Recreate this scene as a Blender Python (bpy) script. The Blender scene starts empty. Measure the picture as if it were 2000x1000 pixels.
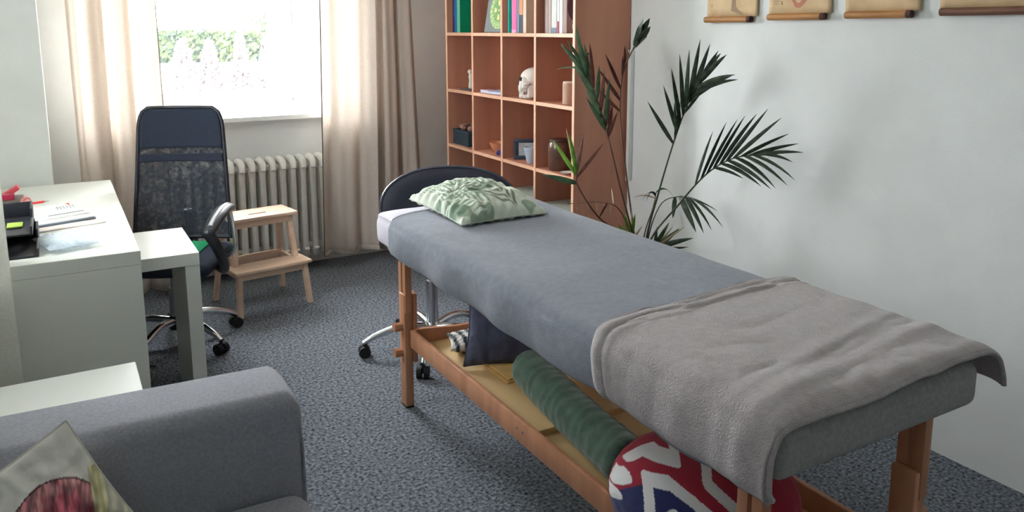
import bpy, bmesh, math, random
from mathutils import Vector, Matrix, noise

random.seed(7)
sc = bpy.context.scene
COL = sc.collection
R = math.radians
PI = math.pi

# ------------------------------------------------------------------ camera
YAW, PIT, ROL = .525368, .166151, -.00132
cam_d = bpy.data.cameras.new('camera')
cam = bpy.data.objects.new('camera', cam_d)
COL.objects.link(cam)
fwd = Vector((math.sin(YAW) * math.cos(PIT), math.cos(YAW) * math.cos(PIT), -math.sin(PIT)))
rgt = Vector((math.cos(YAW), -math.sin(YAW), 0))
upv = rgt.cross(fwd)
r2 = math.cos(ROL) * rgt + math.sin(ROL) * upv
u2 = -math.sin(ROL) * rgt + math.cos(ROL) * upv
M = Matrix((r2, u2, -fwd)).transposed().to_4x4()
M.translation = (0, 0, 1.5)
cam.matrix_world = M
cam_d.sensor_width = 36
cam_d.lens = 36 * 1546.26 / 2000
cam_d.shift_y = -(500 - 315.02) / 2000
cam_d.clip_start = .02
sc.camera = cam

# ------------------------------------------------------------------ sky and exposure
SKY = 58.0
w = bpy.data.worlds.new('sky')
sc.world = w
w.use_nodes = True
bg = w.node_tree.nodes['Background']
bg.inputs[0].default_value = (.93, .968, 1.0, 1)
bg.inputs[1].default_value = SKY
sc.view_settings.view_transform = 'Standard'
sc.view_settings.look = 'None'
sc.view_settings.gamma = 1
sc.view_settings.exposure = 0.0
sc.view_settings.use_curve_mapping = False
sc.cycles.max_bounces = 14
sc.cycles.diffuse_bounces = 10
sc.cycles.transparent_max_bounces = 12
sc.cycles.sample_clamp_indirect = 12


def portal(name, loc, rot, sx, sy):
    l = bpy.data.lights.new(name, 'AREA')
    l.shape = 'RECTANGLE'
    l.size, l.size_y = sx, sy
    l.cycles.is_portal = True
    o = bpy.data.objects.new(name, l)
    COL.objects.link(o)
    o.location = loc
    o.rotation_euler = rot
    return o


portal('window_daylight', (.93, 5.52, 1.65), (R(-90), 0, 0), 1.1, 1.4)
portal('side_window_daylight', (-.66, 2.975, 1.65), (0, R(-90), 0), 1.0, .5)


# ------------------------------------------------------------------ helpers
def lin(c):
    return tuple(((v / 255) / 12.92 if v / 255 <= .04045 else ((v / 255 + .055) / 1.055) ** 2.4) for v in c)


def mat(name, rgb, rough=.6, var=0., scale=25., bump=0., bscale=250., metal=0., spec=.4, sheen=0.,
        transl=0., stretch=None, rgb2=None, detail=3., clear=0., vcol=False, bdist=.004):
    m = bpy.data.materials.new(name)
    m.use_nodes = True
    nt = m.node_tree
    b = nt.nodes['Principled BSDF']
    c = lin(rgb)
    b.inputs['Base Color'].default_value = (*c, 1)
    b.inputs['Roughness'].default_value = rough
    b.inputs['Metallic'].default_value = metal
    b.inputs['Specular IOR Level'].default_value = spec
    b.inputs['Sheen Weight'].default_value = sheen
    b.inputs['Coat Weight'].default_value = clear
    tc = nt.nodes.new('ShaderNodeTexCoord')
    mp = nt.nodes.new('ShaderNodeMapping')
    nt.links.new(tc.outputs['Object'], mp.inputs[0])
    if stretch:
        mp.inputs['Scale'].default_value = stretch
    colsock = None
    if vcol:
        at = nt.nodes.new('ShaderNodeAttribute')
        at.attribute_name = 'Col'
        colsock = at.outputs['Color']
        nt.links.new(colsock, b.inputs['Base Color'])
    elif var or rgb2:
        n = nt.nodes.new('ShaderNodeTexNoise')
        n.inputs['Scale'].default_value = scale
        n.inputs['Detail'].default_value = detail
        nt.links.new(mp.outputs[0], n.inputs['Vector'])
        rp = nt.nodes.new('ShaderNodeValToRGB')
        c2 = lin(rgb2) if rgb2 else c
        rp.color_ramp.elements[0].position = .3
        rp.color_ramp.elements[1].position = .7
        rp.color_ramp.elements[0].color = (*[v * (1 - var) for v in c], 1)
        rp.color_ramp.elements[1].color = (*[min(1, v * (1 + var)) for v in c2], 1)
        nt.links.new(n.outputs['Fac'], rp.inputs[0])
        colsock = rp.outputs[0]
        nt.links.new(colsock, b.inputs['Base Color'])
    if bump:
        n2 = nt.nodes.new('ShaderNodeTexNoise')
        n2.inputs['Scale'].default_value = bscale
        n2.inputs['Detail'].default_value = 3
        nt.links.new(tc.outputs['Object'], n2.inputs['Vector'])
        bp = nt.nodes.new('ShaderNodeBump')
        bp.inputs['Strength'].default_value = bump
        bp.inputs['Distance'].default_value = bdist
        nt.links.new(n2.outputs['Fac'], bp.inputs['Height'])
        nt.links.new(bp.outputs[0], b.inputs['Normal'])
    if transl:
        tr = nt.nodes.new('ShaderNodeBsdfTranslucent')
        tr.inputs[0].default_value = (*c, 1)
        if colsock:
            nt.links.new(colsock, tr.inputs[0])
        mx = nt.nodes.new('ShaderNodeMixShader')
        mx.inputs[0].default_value = transl
        out = nt.nodes['Material Output']
        nt.links.new(b.outputs[0], mx.inputs[1])
        nt.links.new(tr.outputs[0], mx.inputs[2])
        nt.links.new(mx.outputs[0], out.inputs[0])
    return m


def see_through(name, rgb, clear_amount, rough=.1, weave=0):
    m = bpy.data.materials.new(name)
    m.use_nodes = True
    nt = m.node_tree
    b = nt.nodes['Principled BSDF']
    b.inputs['Base Color'].default_value = (*lin(rgb), 1)
    b.inputs['Roughness'].default_value = rough
    t = nt.nodes.new('ShaderNodeBsdfTransparent')
    mx = nt.nodes.new('ShaderNodeMixShader')
    mx.inputs[0].default_value = clear_amount
    if weave:
        tc = nt.nodes.new('ShaderNodeTexCoord')
        n = nt.nodes.new('ShaderNodeTexNoise')
        n.inputs['Scale'].default_value = weave
        nt.links.new(tc.outputs['Object'], n.inputs['Vector'])
        mr = nt.nodes.new('ShaderNodeMapRange')
        mr.inputs[1].default_value = .35
        mr.inputs[2].default_value = .65
        mr.inputs[3].default_value = clear_amount * .4
        mr.inputs[4].default_value = min(1, clear_amount * 1.6)
        nt.links.new(n.outputs['Fac'], mr.inputs[0])
        nt.links.new(mr.outputs[0], mx.inputs[0])
    nt.links.new(b.outputs[0], mx.inputs[1])
    nt.links.new(t.outputs[0], mx.inputs[2])
    nt.links.new(mx.outputs[0], nt.nodes['Material Output'].inputs[0])
    return m


def mb(*parts):
    """join (verts, faces) lists"""
    V, F = [], []
    for v, f in parts:
        o = len(V)
        V += [tuple(p) for p in v]
        F += [tuple(i + o for i in q) for q in f]
    return V, F


def obj(name, vf, m, parent=None, smooth=40, cols=None):
    me = bpy.data.meshes.new(name)
    me.from_pydata(vf[0], [], vf[1])
    me.update()
    if smooth:
        me.polygons.foreach_set('use_smooth', [True] * len(me.polygons))
        me.set_sharp_from_angle(angle=R(smooth))
    if m:
        me.materials.append(m)
    if cols:
        a = me.color_attributes.new('Col', 'FLOAT_COLOR', 'POINT')
        flat = []
        for c in cols:
            flat += [*c, 1.0]
        a.data.foreach_set('color', flat)
    o = bpy.data.objects.new(name, me)
    COL.objects.link(o)
    if parent:
        o.parent = parent
        if parent.type == 'EMPTY':
            o.matrix_parent_inverse = Matrix.Translation(-Vector(parent.location))
    return o


def tag(o, label, cat, group=None):
    o['label'] = label
    o['category'] = cat
    if group:
        o['group'] = group
    return o


def struct(name, vf, m, smooth=0, parent=None):
    o = obj(name, vf, m, parent, smooth)
    if not parent:
        o['kind'] = 'structure'
    return o


def thing(name, label, cat, loc=(0, 0, 0), group=None):
    o = bpy.data.objects.new(name, None)
    COL.objects.link(o)
    o.location = loc
    o.empty_display_size = .05
    return tag(o, label, cat, group)


def xf(vf, mtx):
    return [tuple(mtx @ Vector(p)) for p in vf[0]], vf[1]


def bx(x0, x1, y0, y1, z0, z1, r=0., seg=2):
    b = bmesh.new()
    bmesh.ops.create_cube(b, size=1)
    for v in b.verts:
        v.co = ((x0 + x1) / 2 + v.co.x * (x1 - x0), (y0 + y1) / 2 + v.co.y * (y1 - y0), (z0 + z1) / 2 + v.co.z * (z1 - z0))
    if r:
        bmesh.ops.bevel(b, geom=b.edges[:], offset=r, segments=seg, profile=.5, affect='EDGES')
    V = [tuple(v.co) for v in b.verts]
    b.verts.index_update()
    F = [tuple(v.index for v in f.verts) for f in b.faces]
    b.free()
    return V, F


def prism(poly, h, mtx=None):
    """polygon in local XY extruded along +Z by h"""
    n = len(poly)
    V = [(p[0], p[1], 0) for p in poly] + [(p[0], p[1], h) for p in poly]
    F = [tuple(range(n - 1, -1, -1)), tuple(range(n, 2 * n))] + [(i, (i + 1) % n, n + (i + 1) % n, n + i) for i in range(n)]
    return xf((V, F), mtx) if mtx else (V, F)


def tube(pts, rad, n=8, caps=True):
    pts = [Vector(p) for p in pts]
    if not isinstance(rad, (list, tuple)):
        rad = [rad] * len(pts)
    V, F = [], []
    t = (pts[1] - pts[0]).normalized()
    up = Vector((0, 0, 1)) if abs(t.z) < .9 else Vector((1, 0, 0))
    a = t.cross(up).normalized()
    for i, p in enumerate(pts):
        if i == 0:
            t = pts[1] - pts[0]
        elif i == len(pts) - 1:
            t = pts[-1] - pts[-2]
        else:
            t = pts[i + 1] - pts[i - 1]
        t.normalize()
        a = (a - t * a.dot(t)).normalized()
        b = t.cross(a)
        for k in range(n):
            q = 2 * PI * k / n
            V.append(tuple(p + (a * math.cos(q) + b * math.sin(q)) * rad[i]))
    for i in range(len(pts) - 1):
        for k in range(n):
            F.append((i * n + k, i * n + (k + 1) % n, (i + 1) * n + (k + 1) % n, (i + 1) * n + k))
    if caps:
        F.append(tuple(range(n - 1, -1, -1)))
        F.append(tuple(range((len(pts) - 1) * n, len(pts) * n)))
    return V, F


def lathe(prof, c=(0, 0, 0), n=24, sx=1, sy=1):
    """profile [(r,z)] around z axis; ends are closed"""
    V, F = [], []
    for r, z in prof:
        for k in range(n):
            q = 2 * PI * k / n
            V.append((c[0] + r * sx * math.cos(q), c[1] + r * sy * math.sin(q), c[2] + z))
    for i in range(len(prof) - 1):
        for k in range(n):
            F.append((i * n + k, i * n + (k + 1) % n, (i + 1) * n + (k + 1) % n, (i + 1) * n + k))
    F.append(tuple(range(n - 1, -1, -1)))
    F.append(tuple(range((len(prof) - 1) * n, len(prof) * n)))
    return V, F


def ball(c, rx, ry, rz, n=20, m=12):
    return lathe([(max(1e-4, math.sin(PI * i / m)), -math.cos(PI * i / m) * rz) for i in range(m + 1)], c, n, rx, ry)


def smoothline(pts, n=6):
    P = [Vector(p) for p in pts]
    P = [P[0] * 2 - P[1]] + P + [P[-1] * 2 - P[-2]]
    out = []
    for i in range(1, len(P) - 2):
        for k in range(n):
            t = k / n
            out.append(.5 * ((2 * P[i]) + (-P[i - 1] + P[i + 1]) * t + (2 * P[i - 1] - 5 * P[i] + 4 * P[i + 1] - P[i + 2]) * t * t
                             + (-P[i - 1] + 3 * P[i] - 3 * P[i + 1] + P[i + 2]) * t ** 3))
    out.append(P[-2])
    return out


def nz(x, y, z=0):
    return noise.noise(Vector((x, y, z)))


def sheet(nu, nv, fn):
    V = [tuple(fn(i / nu, j / nv)) for j in range(nv + 1) for i in range(nu + 1)]
    F = [(j * (nu + 1) + i, j * (nu + 1) + i + 1, (j + 1) * (nu + 1) + i + 1, (j + 1) * (nu + 1) + i) for j in range(nv) for i in range(nu)]
    return V, F


def solid(o, t, off=1.):
    m = o.modifiers.new('thickness', 'SOLIDIFY')
    m.thickness = t
    m.offset = off
    return o


def cushion(w, d, h, mtx, pattern, res=60, pinch=.09, wr=.006, power=.5, seed=0., flat=1., ridge=.9):
    """a sewn pillow: two bulged sheets; pattern(u, v, side) gives srgb"""
    V, F, C = [], [], []
    for side in (1, -1):
        o = len(V)
        for j in range(res + 1):
            for i in range(res + 1):
                u, v = 2 * i / res - 1, 2 * j / res - 1
                x = w / 2 * u * (1 - pinch * (1 - v * v) * u * u)
                y = d / 2 * v * (1 - pinch * (1 - u * u) * v * v)
                e = max(0, (1 - u * u) * (1 - v * v))
                edge = 1 - max(abs(u), abs(v))
                z = side * h / 2 * e ** power * (1 if side > 0 else flat)
                z += side * wr * min(1, e * 4) * (nz(u * 3.1 + seed, v * 3.1, side) * 1.5 + nz(u * 7 + seed, v * 7, side + 5) * .8)
                # seam pull lines
                z += side * wr * ridge * math.exp(-edge * 7) * min(1, edge * 30) * math.sin((u if abs(v) > abs(u) else v) * 26 + seed)
                V.append(tuple(mtx @ Vector((x, y, z))))
                C.append(lin(pattern(u, v, side)))
        for j in range(res):
            for i in range(res):
                q = [o + j * (res + 1) + i, o + j * (res + 1) + i + 1, o + (j + 1) * (res + 1) + i + 1, o + (j + 1) * (res + 1) + i]
                F.append(tuple(q) if side > 0 else tuple(reversed(q)))
    return (V, F), C


def seam(w, d, mtx, pinch=.09, r=.003):
    pts = []
    n = 24
    for k in range(4):
        for i in range(n):
            t = 2 * i / n - 1
            u, v = [(t, -1), (1, t), (-t, 1), (-1, -t)][k]
            pts.append(mtx @ Vector((w / 2 * u * (1 - pinch * (1 - v * v) * u * u), d / 2 * v * (1 - pinch * (1 - u * u) * v * v), 0)))
    pts.append(pts[0])
    return tube(pts, r, 5, False)


# ------------------------------------------------------------------ materials
m_wall = mat('wall_paint', (232, 235, 234), .85, var=.03, scale=6, bump=.12, bscale=180)
m_ceil = mat('ceiling_paint', (242, 242, 240), .9, var=.02)
m_carpet = mat('carpet', (66, 70, 78), .97, var=.5, scale=85, detail=6, rgb2=(132, 138, 146), bump=.9, bscale=260, spec=.1, bdist=.01)
m_white = mat('white_laminate', (226, 229, 222), .35, var=.012, scale=8)
m_paint = mat('white_paint', (232, 233, 230), .4, var=.02, scale=12)
m_rad = mat('radiator_enamel', (228, 227, 221), .35, var=.05, scale=20)
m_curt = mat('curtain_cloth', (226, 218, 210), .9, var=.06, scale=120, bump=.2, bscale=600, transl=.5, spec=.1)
m_curt2 = mat('curtain_cloth_shaded', (196, 184, 174), .9, var=.06, scale=120, bump=.2, bscale=600, transl=.3, spec=.1)  # same curtain cloth, the shade of its back folds put into the colour
m_sheer = mat('curtain_cloth_white', (240, 240, 234), .9, var=.05, scale=150, bump=.2, bscale=500, transl=.45, spec=.1)
m_beech = mat('beech_veneer', (180, 124, 100), .5, var=.10, scale=9, stretch=(1, 1, .09), rgb2=(190, 134, 110))
m_beech_edge = mat('beech_edge', (226, 178, 148), .45, var=.06, scale=20)
m_pine = mat('birch_wood', (214, 184, 158), .5, var=.08, scale=14, stretch=(.12, 1, 1), rgb2=(222, 194, 170))
m_twood = mat('table_wood', (178, 124, 92), .45, var=.10, scale=16, stretch=(1, 1, .12), rgb2=(190, 138, 106))
m_ply = mat('plywood', (222, 186, 132), .5, var=.07, scale=10, stretch=(1, .12, 1), rgb2=(228, 196, 146))
m_blue = mat('blanket_blue_grey', (126, 132, 144), .95, var=.10, scale=45, bump=.7, bscale=320, sheen=.35, spec=.1)
m_throw = mat('throw_taupe', (176, 169, 169), .95, var=.09, scale=50, bump=.9, bscale=240, sheen=.4, spec=.1)
m_cover = mat('cover_grey', (158, 157, 156), .95, var=.12, scale=90, bump=.4, bscale=500, spec=.1)
m_sheetm = mat('sheet_lavender', (206, 202, 214), .9, var=.03, scale=60, bump=.2, bscale=500, sheen=.2, spec=.1)
m_sofa = mat('sofa_cloth', (154, 156, 164), .95, var=.14, scale=140, bump=.5, bscale=420, sheen=.25, spec=.1)
m_black = mat('black_plastic', (34, 36, 42), .42, var=.08, scale=20)
m_rubber = mat('black_rubber', (22, 23, 27), .7)
m_leather = mat('dark_vinyl', (33, 35, 50), .42, var=.1, scale=12, bump=.15, bscale=180)
m_piping = mat('gloss_piping', (70, 72, 84), .18, clear=.6)
m_chrome = mat('chrome', (214, 216, 220), .16, metal=1.)
m_pchrome = mat('silver_plastic', (190, 194, 200), .3, metal=.6)
m_fabric = mat('chair_pad', (46, 52, 65), .9, var=.15, scale=200, bump=.3, bscale=500, spec=.15)
m_mesh = see_through('chair_mesh', (42, 48, 60), .30, .8, weave=46)
m_green = mat('green_cushion_cloth', (22, 148, 96), .9, var=.1, scale=60, bump=.3, bscale=400)
m_velvet = mat('green_velvet', (66, 96, 80), .85, var=.18, scale=26, bump=.3, bscale=300, sheen=.35, rgb2=(82, 112, 96))
m_navy = mat('navy_cloth', (80, 84, 108), .95, var=.12, scale=90, bump=.3, bscale=400, sheen=.2)
m_col = mat('printed_cloth', (255, 255, 255), .92, vcol=True, bump=.25, bscale=420, spec=.12, sheen=.15)
m_paperc = mat('printed_board', (255, 255, 255), .7, vcol=True)
m_glass = see_through('window_glass', (235, 242, 245), .93, .03)
m_leafd = mat('palm_leaf_dark', (52, 66, 54), .55, var=.25, scale=30, rgb2=(74, 90, 70), transl=.12)
m_leafg = mat('palm_leaf_green', (58, 82, 56), .55, var=.2, scale=30, rgb2=(76, 104, 70), transl=.15)
m_leafb = mat('palm_leaf_bright', (104, 156, 48), .5, var=.2, scale=30, rgb2=(128, 176, 70), transl=.25)
m_leafr = mat('palm_leaf_brown', (86, 46, 40), .6, var=.25, scale=30, rgb2=(104, 60, 48), transl=.1)
m_leafp = mat('palm_leaf_pale_and_glint', (206, 186, 150), .6, var=.15, scale=30)  # pale leaf tone; paints the leaflet glints on the low frond
m_stem = mat('palm_stem', (72, 82, 56), .6, var=.2, scale=40)
m_stemb = mat('palm_stem_brown', (96, 62, 44), .6, var=.2, scale=40)
m_pot = mat('grey_pot', (120, 116, 110), .6, var=.06)
m_soil = mat('soil', (46, 36, 30), .95, var=.3, scale=60, bump=.8, bscale=120)
m_parch = mat('parchment', (206, 178, 138), .8, var=.06, scale=14, rgb2=(214, 188, 150))
m_bar = mat('chart_bar_wood', (168, 118, 66), .5, var=.2, scale=30, stretch=(1, .15, 1))
m_bard = mat('chart_bar_dark', (112, 76, 58), .5, var=.2, scale=30, stretch=(1, .15, 1))
m_bark = mat('bark_end', (70, 42, 36), .7, var=.2)
m_bone = mat('bone', (236, 230, 222), .5, var=.07, scale=25)
m_dark = mat('hollow_shade_and_cord', (58, 48, 46), .9)  # dark tone painted in for shaded hollows; also colours the ornament cord

# ------------------------------------------------------------------ the room
XL, XR, YB, YF, ZC = -.45, 2.63, 5.0, -2.0, 2.6
struct('floor', bx(XL - .2, XR + .2, YF - .2, YB + .02, -.12, 0), m_carpet)
struct('ceiling', bx(XL - .2, XR + .2, YF - .2, YB + .55, ZC, ZC + .15), m_ceil)
struct('wall_right', bx(XR, XR + .2, YF - .2, YB + .55, -.1, ZC), m_wall)
struct('wall_front', bx(XL - .2, XR, YF - .2, YF, -.1, ZC), m_wall)
# back wall: thick, with a splayed window opening
wx0, wx1, wz0, wz1 = .28, 1.62, .955, 2.36
gx0, gx1 = .42, 1.42
yo = YB + .52
back = mb(
    prism([(XL - .2, YB), (wx0, YB), (gx0, yo), (XL - .2, yo)], ZC + .1, Matrix.Translation((0, 0, -.1))),
    prism([(wx1, YB), (XR, YB), (XR, yo), (gx1, yo)], ZC + .1, Matrix.Translation((0, 0, -.1))),
    prism([(wx0, YB), (wx1, YB), (gx1, yo), (gx0, yo)], wz0 + .1, Matrix.Translation((0, 0, -.1))),
    prism([(wx0, YB), (wx1, YB), (gx1, yo), (gx0, yo)], ZC - wz1, Matrix.Translation((0, 0, wz1))))
struct('wall_back', back, m_wall)
# left wall with a second window above the desk, just left of the picture
ly0, ly1, lz0, lz1 = 2.75, 3.2, 1.15, 2.15
struct('wall_left', mb(bx(XL - .2, XL, YF, ly0, -.1, ZC), bx(XL - .2, XL, ly1, YB, -.1, ZC),
                       bx(XL - .2, XL, ly0, ly1, -.1, lz0), bx(XL - .2, XL, ly0, ly1, lz1, ZC)), m_wall)
struct('wall_corner', bx(XL, -.035, 4.44, YB, 0, ZC), m_wall)
struct('baseboard_back', bx(wx0, 2.28, YB - .02, YB, 0, .055, .004), m_paint, 30)
struct('trim_1', bx(2.60, 2.629, 3.262, 3.284, .70, 1.39, .004), m_paint, 30)      # cable duct behind the bookcase
struct('trim_2', mb(prism([(wx0 - .06, YB - .13), (wx1 + .06, YB - .13), (wx1 + .06, YB - .001), (wx1 - .005, YB + .01), (gx1 + .01, yo - .08), (gx0 - .01, yo - .08),
                           (wx0 + .005, YB + .01), (wx0 - .06, YB - .001)], .026, Matrix.Translation((0, 0, .953)))), m_paint, 0)   # window sill

# window in the back wall: outer frame, mullion, two casements with panes
win = struct('window_1', mb(bx(gx0, gx1, yo - .07, yo, .98, 1.04, .004), bx(gx0, gx1, yo - .07, yo, wz1 - .06, wz1, .004),
                            bx(gx0 - .03, gx0 + .05, yo - .07, yo, 1.04, wz1 - .06, .004), bx(gx1 - .08, gx1 + .02, yo - .07, yo, 1.04, wz1 - .06, .004)), m_paint, 30)
ca, cb = gx0 + .05, gx1 - .08
fr = struct('casement', mb(bx(ca, ca + .06, yo - .09, yo - .03, 1.04, 2.3, .005), bx(cb - .06, cb, yo - .09, yo - .03, 1.04, 2.3, .005),
                           bx(ca + .06, cb - .06, yo - .09, yo - .03, 1.04, 1.10, .005), bx(ca + .06, cb - .06, yo - .09, yo - .03, 2.24, 2.3, .005)), m_paint, 30, win)
struct('pane', bx(ca + .06, cb - .06, yo - .062, yo - .058, 1.10, 2.24), m_glass, 0, fr)
struct('handle', mb(bx(ca + .02, ca + .04, yo - .12, yo - .09, 1.15, 1.18, .004), bx(ca + .015, ca + .045, yo - .128, yo - .115, 1.06, 1.18, .004)), m_pchrome, 30, fr)

w2 = struct('window_2', mb(bx(XL - .17, XL - .1, ly0, ly1, lz0, lz0 + .05), bx(XL - .17, XL - .1, ly0, ly1, lz1 - .05, lz1),
                           bx(XL - .17, XL - .1, ly0, ly0 + .05, lz0 + .05, lz1 - .05), bx(XL - .17, XL - .1, ly1 - .05, ly1, lz0 + .05, lz1 - .05)), m_paint, 0)
struct('pane', bx(XL - .14, XL - .136, ly0 + .05, ly1 - .05, lz0 + .05, lz1 - .05), m_glass, 0, w2)


# ------------------------------------------------------------------ garden outside
m_gravel = mat('garden_gravel', (200, 196, 188), .95, var=.15, scale=4)
m_gwall = mat('garden_wall', (214, 210, 204), .9, var=.05, scale=3)
m_hedge = mat('hedge_leaf', (26, 48, 33), .7, var=.35, scale=3.2, rgb2=(54, 66, 26), transl=.2)
m_bloss = mat('shrub_blossom', (66, 50, 53), .8, var=.3, scale=14, rgb2=(120, 104, 104), transl=.2)
m_twig = mat('shrub_twig', (120, 84, 70), .8)
struct('ground_outside', bx(-20, 26, YB + .6, 60, -.5, -.3), m_gravel)
tag(obj('garden_wall', bx(-8, 14, 14.3, 14.5, -.3, .93), m_gwall, None, 0), 'pale low garden wall below the hedge outside the window', 'wall')


def leafcloud(n, fn, size, sd):
    rr = random.Random(sd)
    V, F = [], []
    for _ in range(n):
        p = Vector(fn(rr))
        a = Vector((rr.uniform(-1, 1), rr.uniform(-1, 1), rr.uniform(-1, 1))).normalized()
        b = a.orthogonal().normalized()
        c = a.cross(b)
        s = size * rr.uniform(.6, 1.3)
        o = len(V)
        V += [tuple(p + b * s), tuple(p + c * s * .45), tuple(p - b * s), tuple(p - c * s * .45)]
        F.append((o, o + 1, o + 2, o + 3))
    return V, F


hd = thing('hedge', 'green leafy hedge behind the garden wall outside the window', 'hedge', (3, 15, -.3))
hm = obj('foliage', leafcloud(14000, lambda r: (r.uniform(-1, 7), 14.6 + r.random() * .5, .8 + (.66 + .04 * r.random()) * r.random() ** .8), .075, 3), m_hedge, hd, 0)
hm['kind'] = 'stuff'
obj('branches', bx(-1, 7, 14.75, 15.3, -.3, 1.36), mat('hedge_core', (20, 34, 24), .9), hd, 0)
tb = thing('garden_tree', 'small green treetop above the hedge at the right of the pane', 'tree', (5.2, 21, -.3))
tm = obj('foliage', leafcloud(1500, lambda r: (5.3 + r.gauss(0, .35), 21 + r.gauss(0, .3), 1.75 + r.gauss(0, .13)), .09, 5), m_hedge, tb, 0)
tm['kind'] = 'stuff'
obj('trunk', tube([(5.3, 21, -.3), (5.3, 21, 1.6)], .06), m_twig, tb)
for i, (sx, h, rad) in enumerate(((1.62, 1.37, .36), (1.98, 1.36, .30), (2.40, 1.47, .24), (2.78, 1.44, .26))):
    lab = ['pinkish white flowering shrub nearest the left curtain outside the window', 'pale flowering shrub second from the left outside the window',
           'slender pale flowering shrub third from the left outside the window', 'pale flowering shrub furthest right of the four outside the window'][i]
    sh = thing('flowering_shrub', lab, 'shrub', (sx, 12, -.3), 'flowering shrubs in the garden')

    def fnc(r, sx=sx, h=h, rad=rad):
        t = r.random() ** .7
        z = h - t * (h - .3)
        q = r.uniform(0, 2 * PI)
        k = rad * (.12 + .9 * t) * (.5 + .5 * r.random())
        return (sx + k * math.cos(q), 12 + k * math.sin(q), z)
    bl = obj('blossom', leafcloud(1500, fnc, .05, 20 + i), m_bloss, sh, 0)
    bl['kind'] = 'stuff'
    obj('stem', tube([(sx, 12, -.3), (sx, 12, h * .8)], [.03, .01]), m_twig, sh)


# ------------------------------------------------------------------ curtains
def curtain(x0, x1, y, z0, z1, folds, amp, sd, lean0=0., lean1=0., nu=150, nv=44):
    def fn(u, v):
        z = z0 + (z1 - z0) * v
        g = 1 - .35 * v
        ph = folds * 2 * PI * (u + .035 * nz(u * 2 + sd, v * 1.2) + .02 * math.sin(v * 3 + sd))
        a = amp * (.55 + .45 * nz(u * 3 + sd, 7.) + .4) * (.75 + .35 * (1 - v))
        yy = y + a * math.sin(ph) + .3 * a * math.sin(2.3 * ph + sd)
        xx = x0 + (x1 - x0) * u + lean0 * (1 - v) * (1 - u) + lean1 * (1 - v) * u + .25 * a * math.cos(ph)
        return xx, yy, z + .004 * math.sin(ph)
    return sheet(nu, nv, fn)


c = thing('curtain', 'cream curtain panel left of the window behind the office chair', 'curtain', (.3, 4.84, .04), 'window curtains')
solid(obj('cloth', curtain(.083, .512, 4.74, .04, 2.38, 3.1, .040, 1., 0., .012), m_curt, c), .0015)
m_selv = mat('curtain_selvedge', (112, 98, 90), .9)
LC = curtain(.083, .512, 4.74, .04, 2.38, 3.1, .040, 1., 0., .012)[0]
obj('selvedge', tube([LC[j * 151 + 150] for j in range(45)], .0035, 6), m_selv, c, 60)
c = thing('curtain', 'beige curtain panel right of the window glowing where the window is behind', 'curtain', (1.6, 4.82, .05), 'window curtains')
cl = solid(obj('cloth', curtain(1.432, 1.775, 4.735, .095, 2.38, 1.7, .022, 4., -.052, -.03), m_curt, c), .0015)
solid(obj('hem', curtain(1.384, 1.747, 4.735, .090, .125, 1.7, .023, 4., 0., .0, 150, 3), m_curt, cl), .003)
LC = curtain(1.432, 1.775, 4.735, .095, 2.38, 1.7, .022, 4., -.052, -.03)[0]
obj('selvedge', tube([LC[j * 151] for j in range(45)], .0035, 6), m_selv, cl, 60)
c = thing('curtain', 'beige curtain folds, painted darker for their shade, between the bright panel and the bookcase', 'curtain', (1.95, 4.85, .05), 'window curtains')
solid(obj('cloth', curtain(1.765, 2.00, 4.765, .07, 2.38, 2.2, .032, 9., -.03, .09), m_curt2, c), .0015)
c = thing('curtain', 'off-white curtain hanging at the left edge beside the desk', 'curtain', (-.3, 2.85, .03))


def sidecur(u, v):
    z = .02 + 2.36 * v
    y = 2.80 + .20 * u
    ph = u * 2 * PI * 2.2
    x = -.30 + .145 * math.cos(ph) * (1 - .12 * v) + .02 * nz(u * 3, v * 2)
    return x + .012 * v - .075 * u, y, z


solid(obj('cloth', sheet(110, 40, sidecur), m_sheer, c), .0015)
rd = thing('curtain_rod', 'curtain rod above the back window', 'curtain rod', (1.1, 4.82, 2.4))
obj('rod', tube([(.02, 4.75, 2.40), (2.2, 4.75, 2.40)], .012), m_pchrome, rd)
for xx in (.1, 1.1, 2.1):
    obj('bracket', bx(xx - .01, xx + .01, 4.75, 5.0, 2.395, 2.412), m_pchrome, rd)
rd = thing('curtain_rod', 'short curtain rod on the left wall', 'curtain rod', (-.3, 2.95, 2.4))
obj('rod', tube([(-.30, 2.76, 2.395), (-.30, 3.8, 2.395)], .012), m_pchrome, rd)
obj('bracket', bx(-.45, -.3, 3.0, 3.02, 2.388, 2.402), m_pchrome, rd)

# ------------------------------------------------------------------ radiator
rad = thing('radiator', 'white cast iron column radiator under the window sill', 'radiator', (1.0, 4.9, .06))
sec = None
for k in range(15):
    x = .565 + k * .0612
    if sec is None:
        parts = []
        for yy in (4.825, 4.885, 4.945):
            prof = [(.002, .10), (.012, .105), (.017, .13), (.0165, .2), (.0165, .60), (.018, .66), (.014, .69), (.002, .70)]
            parts.append(lathe(prof, (0, yy, 0), 10, 1.18, 1.15))
        parts.append(tube([(0, 4.80, .655), (0, 4.815, .692), (0, 4.85, .706), (0, 4.92, .706), (0, 4.955, .692), (0, 4.97, .655)], [.016, .021, .023, .023, .021, .016], 10))
        parts.append(tube([(0, 4.80, .145), (0, 4.815, .11), (0, 4.85, .10), (0, 4.92, .10), (0, 4.955, .11), (0, 4.97, .145)], [.016, .021, .023, .023, .021, .016], 10))
        for zz in (.66, .145):
            parts.append(tube([(-.031, 4.885, zz), (.031, 4.885, zz)], .024, 12))
        sec = obj('section', mb(*parts), m_rad, rad, 50)
        sec.location.x = x
    else:
        s2 = sec.copy()
        COL.objects.link(s2)
        s2.location.x = x
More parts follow.
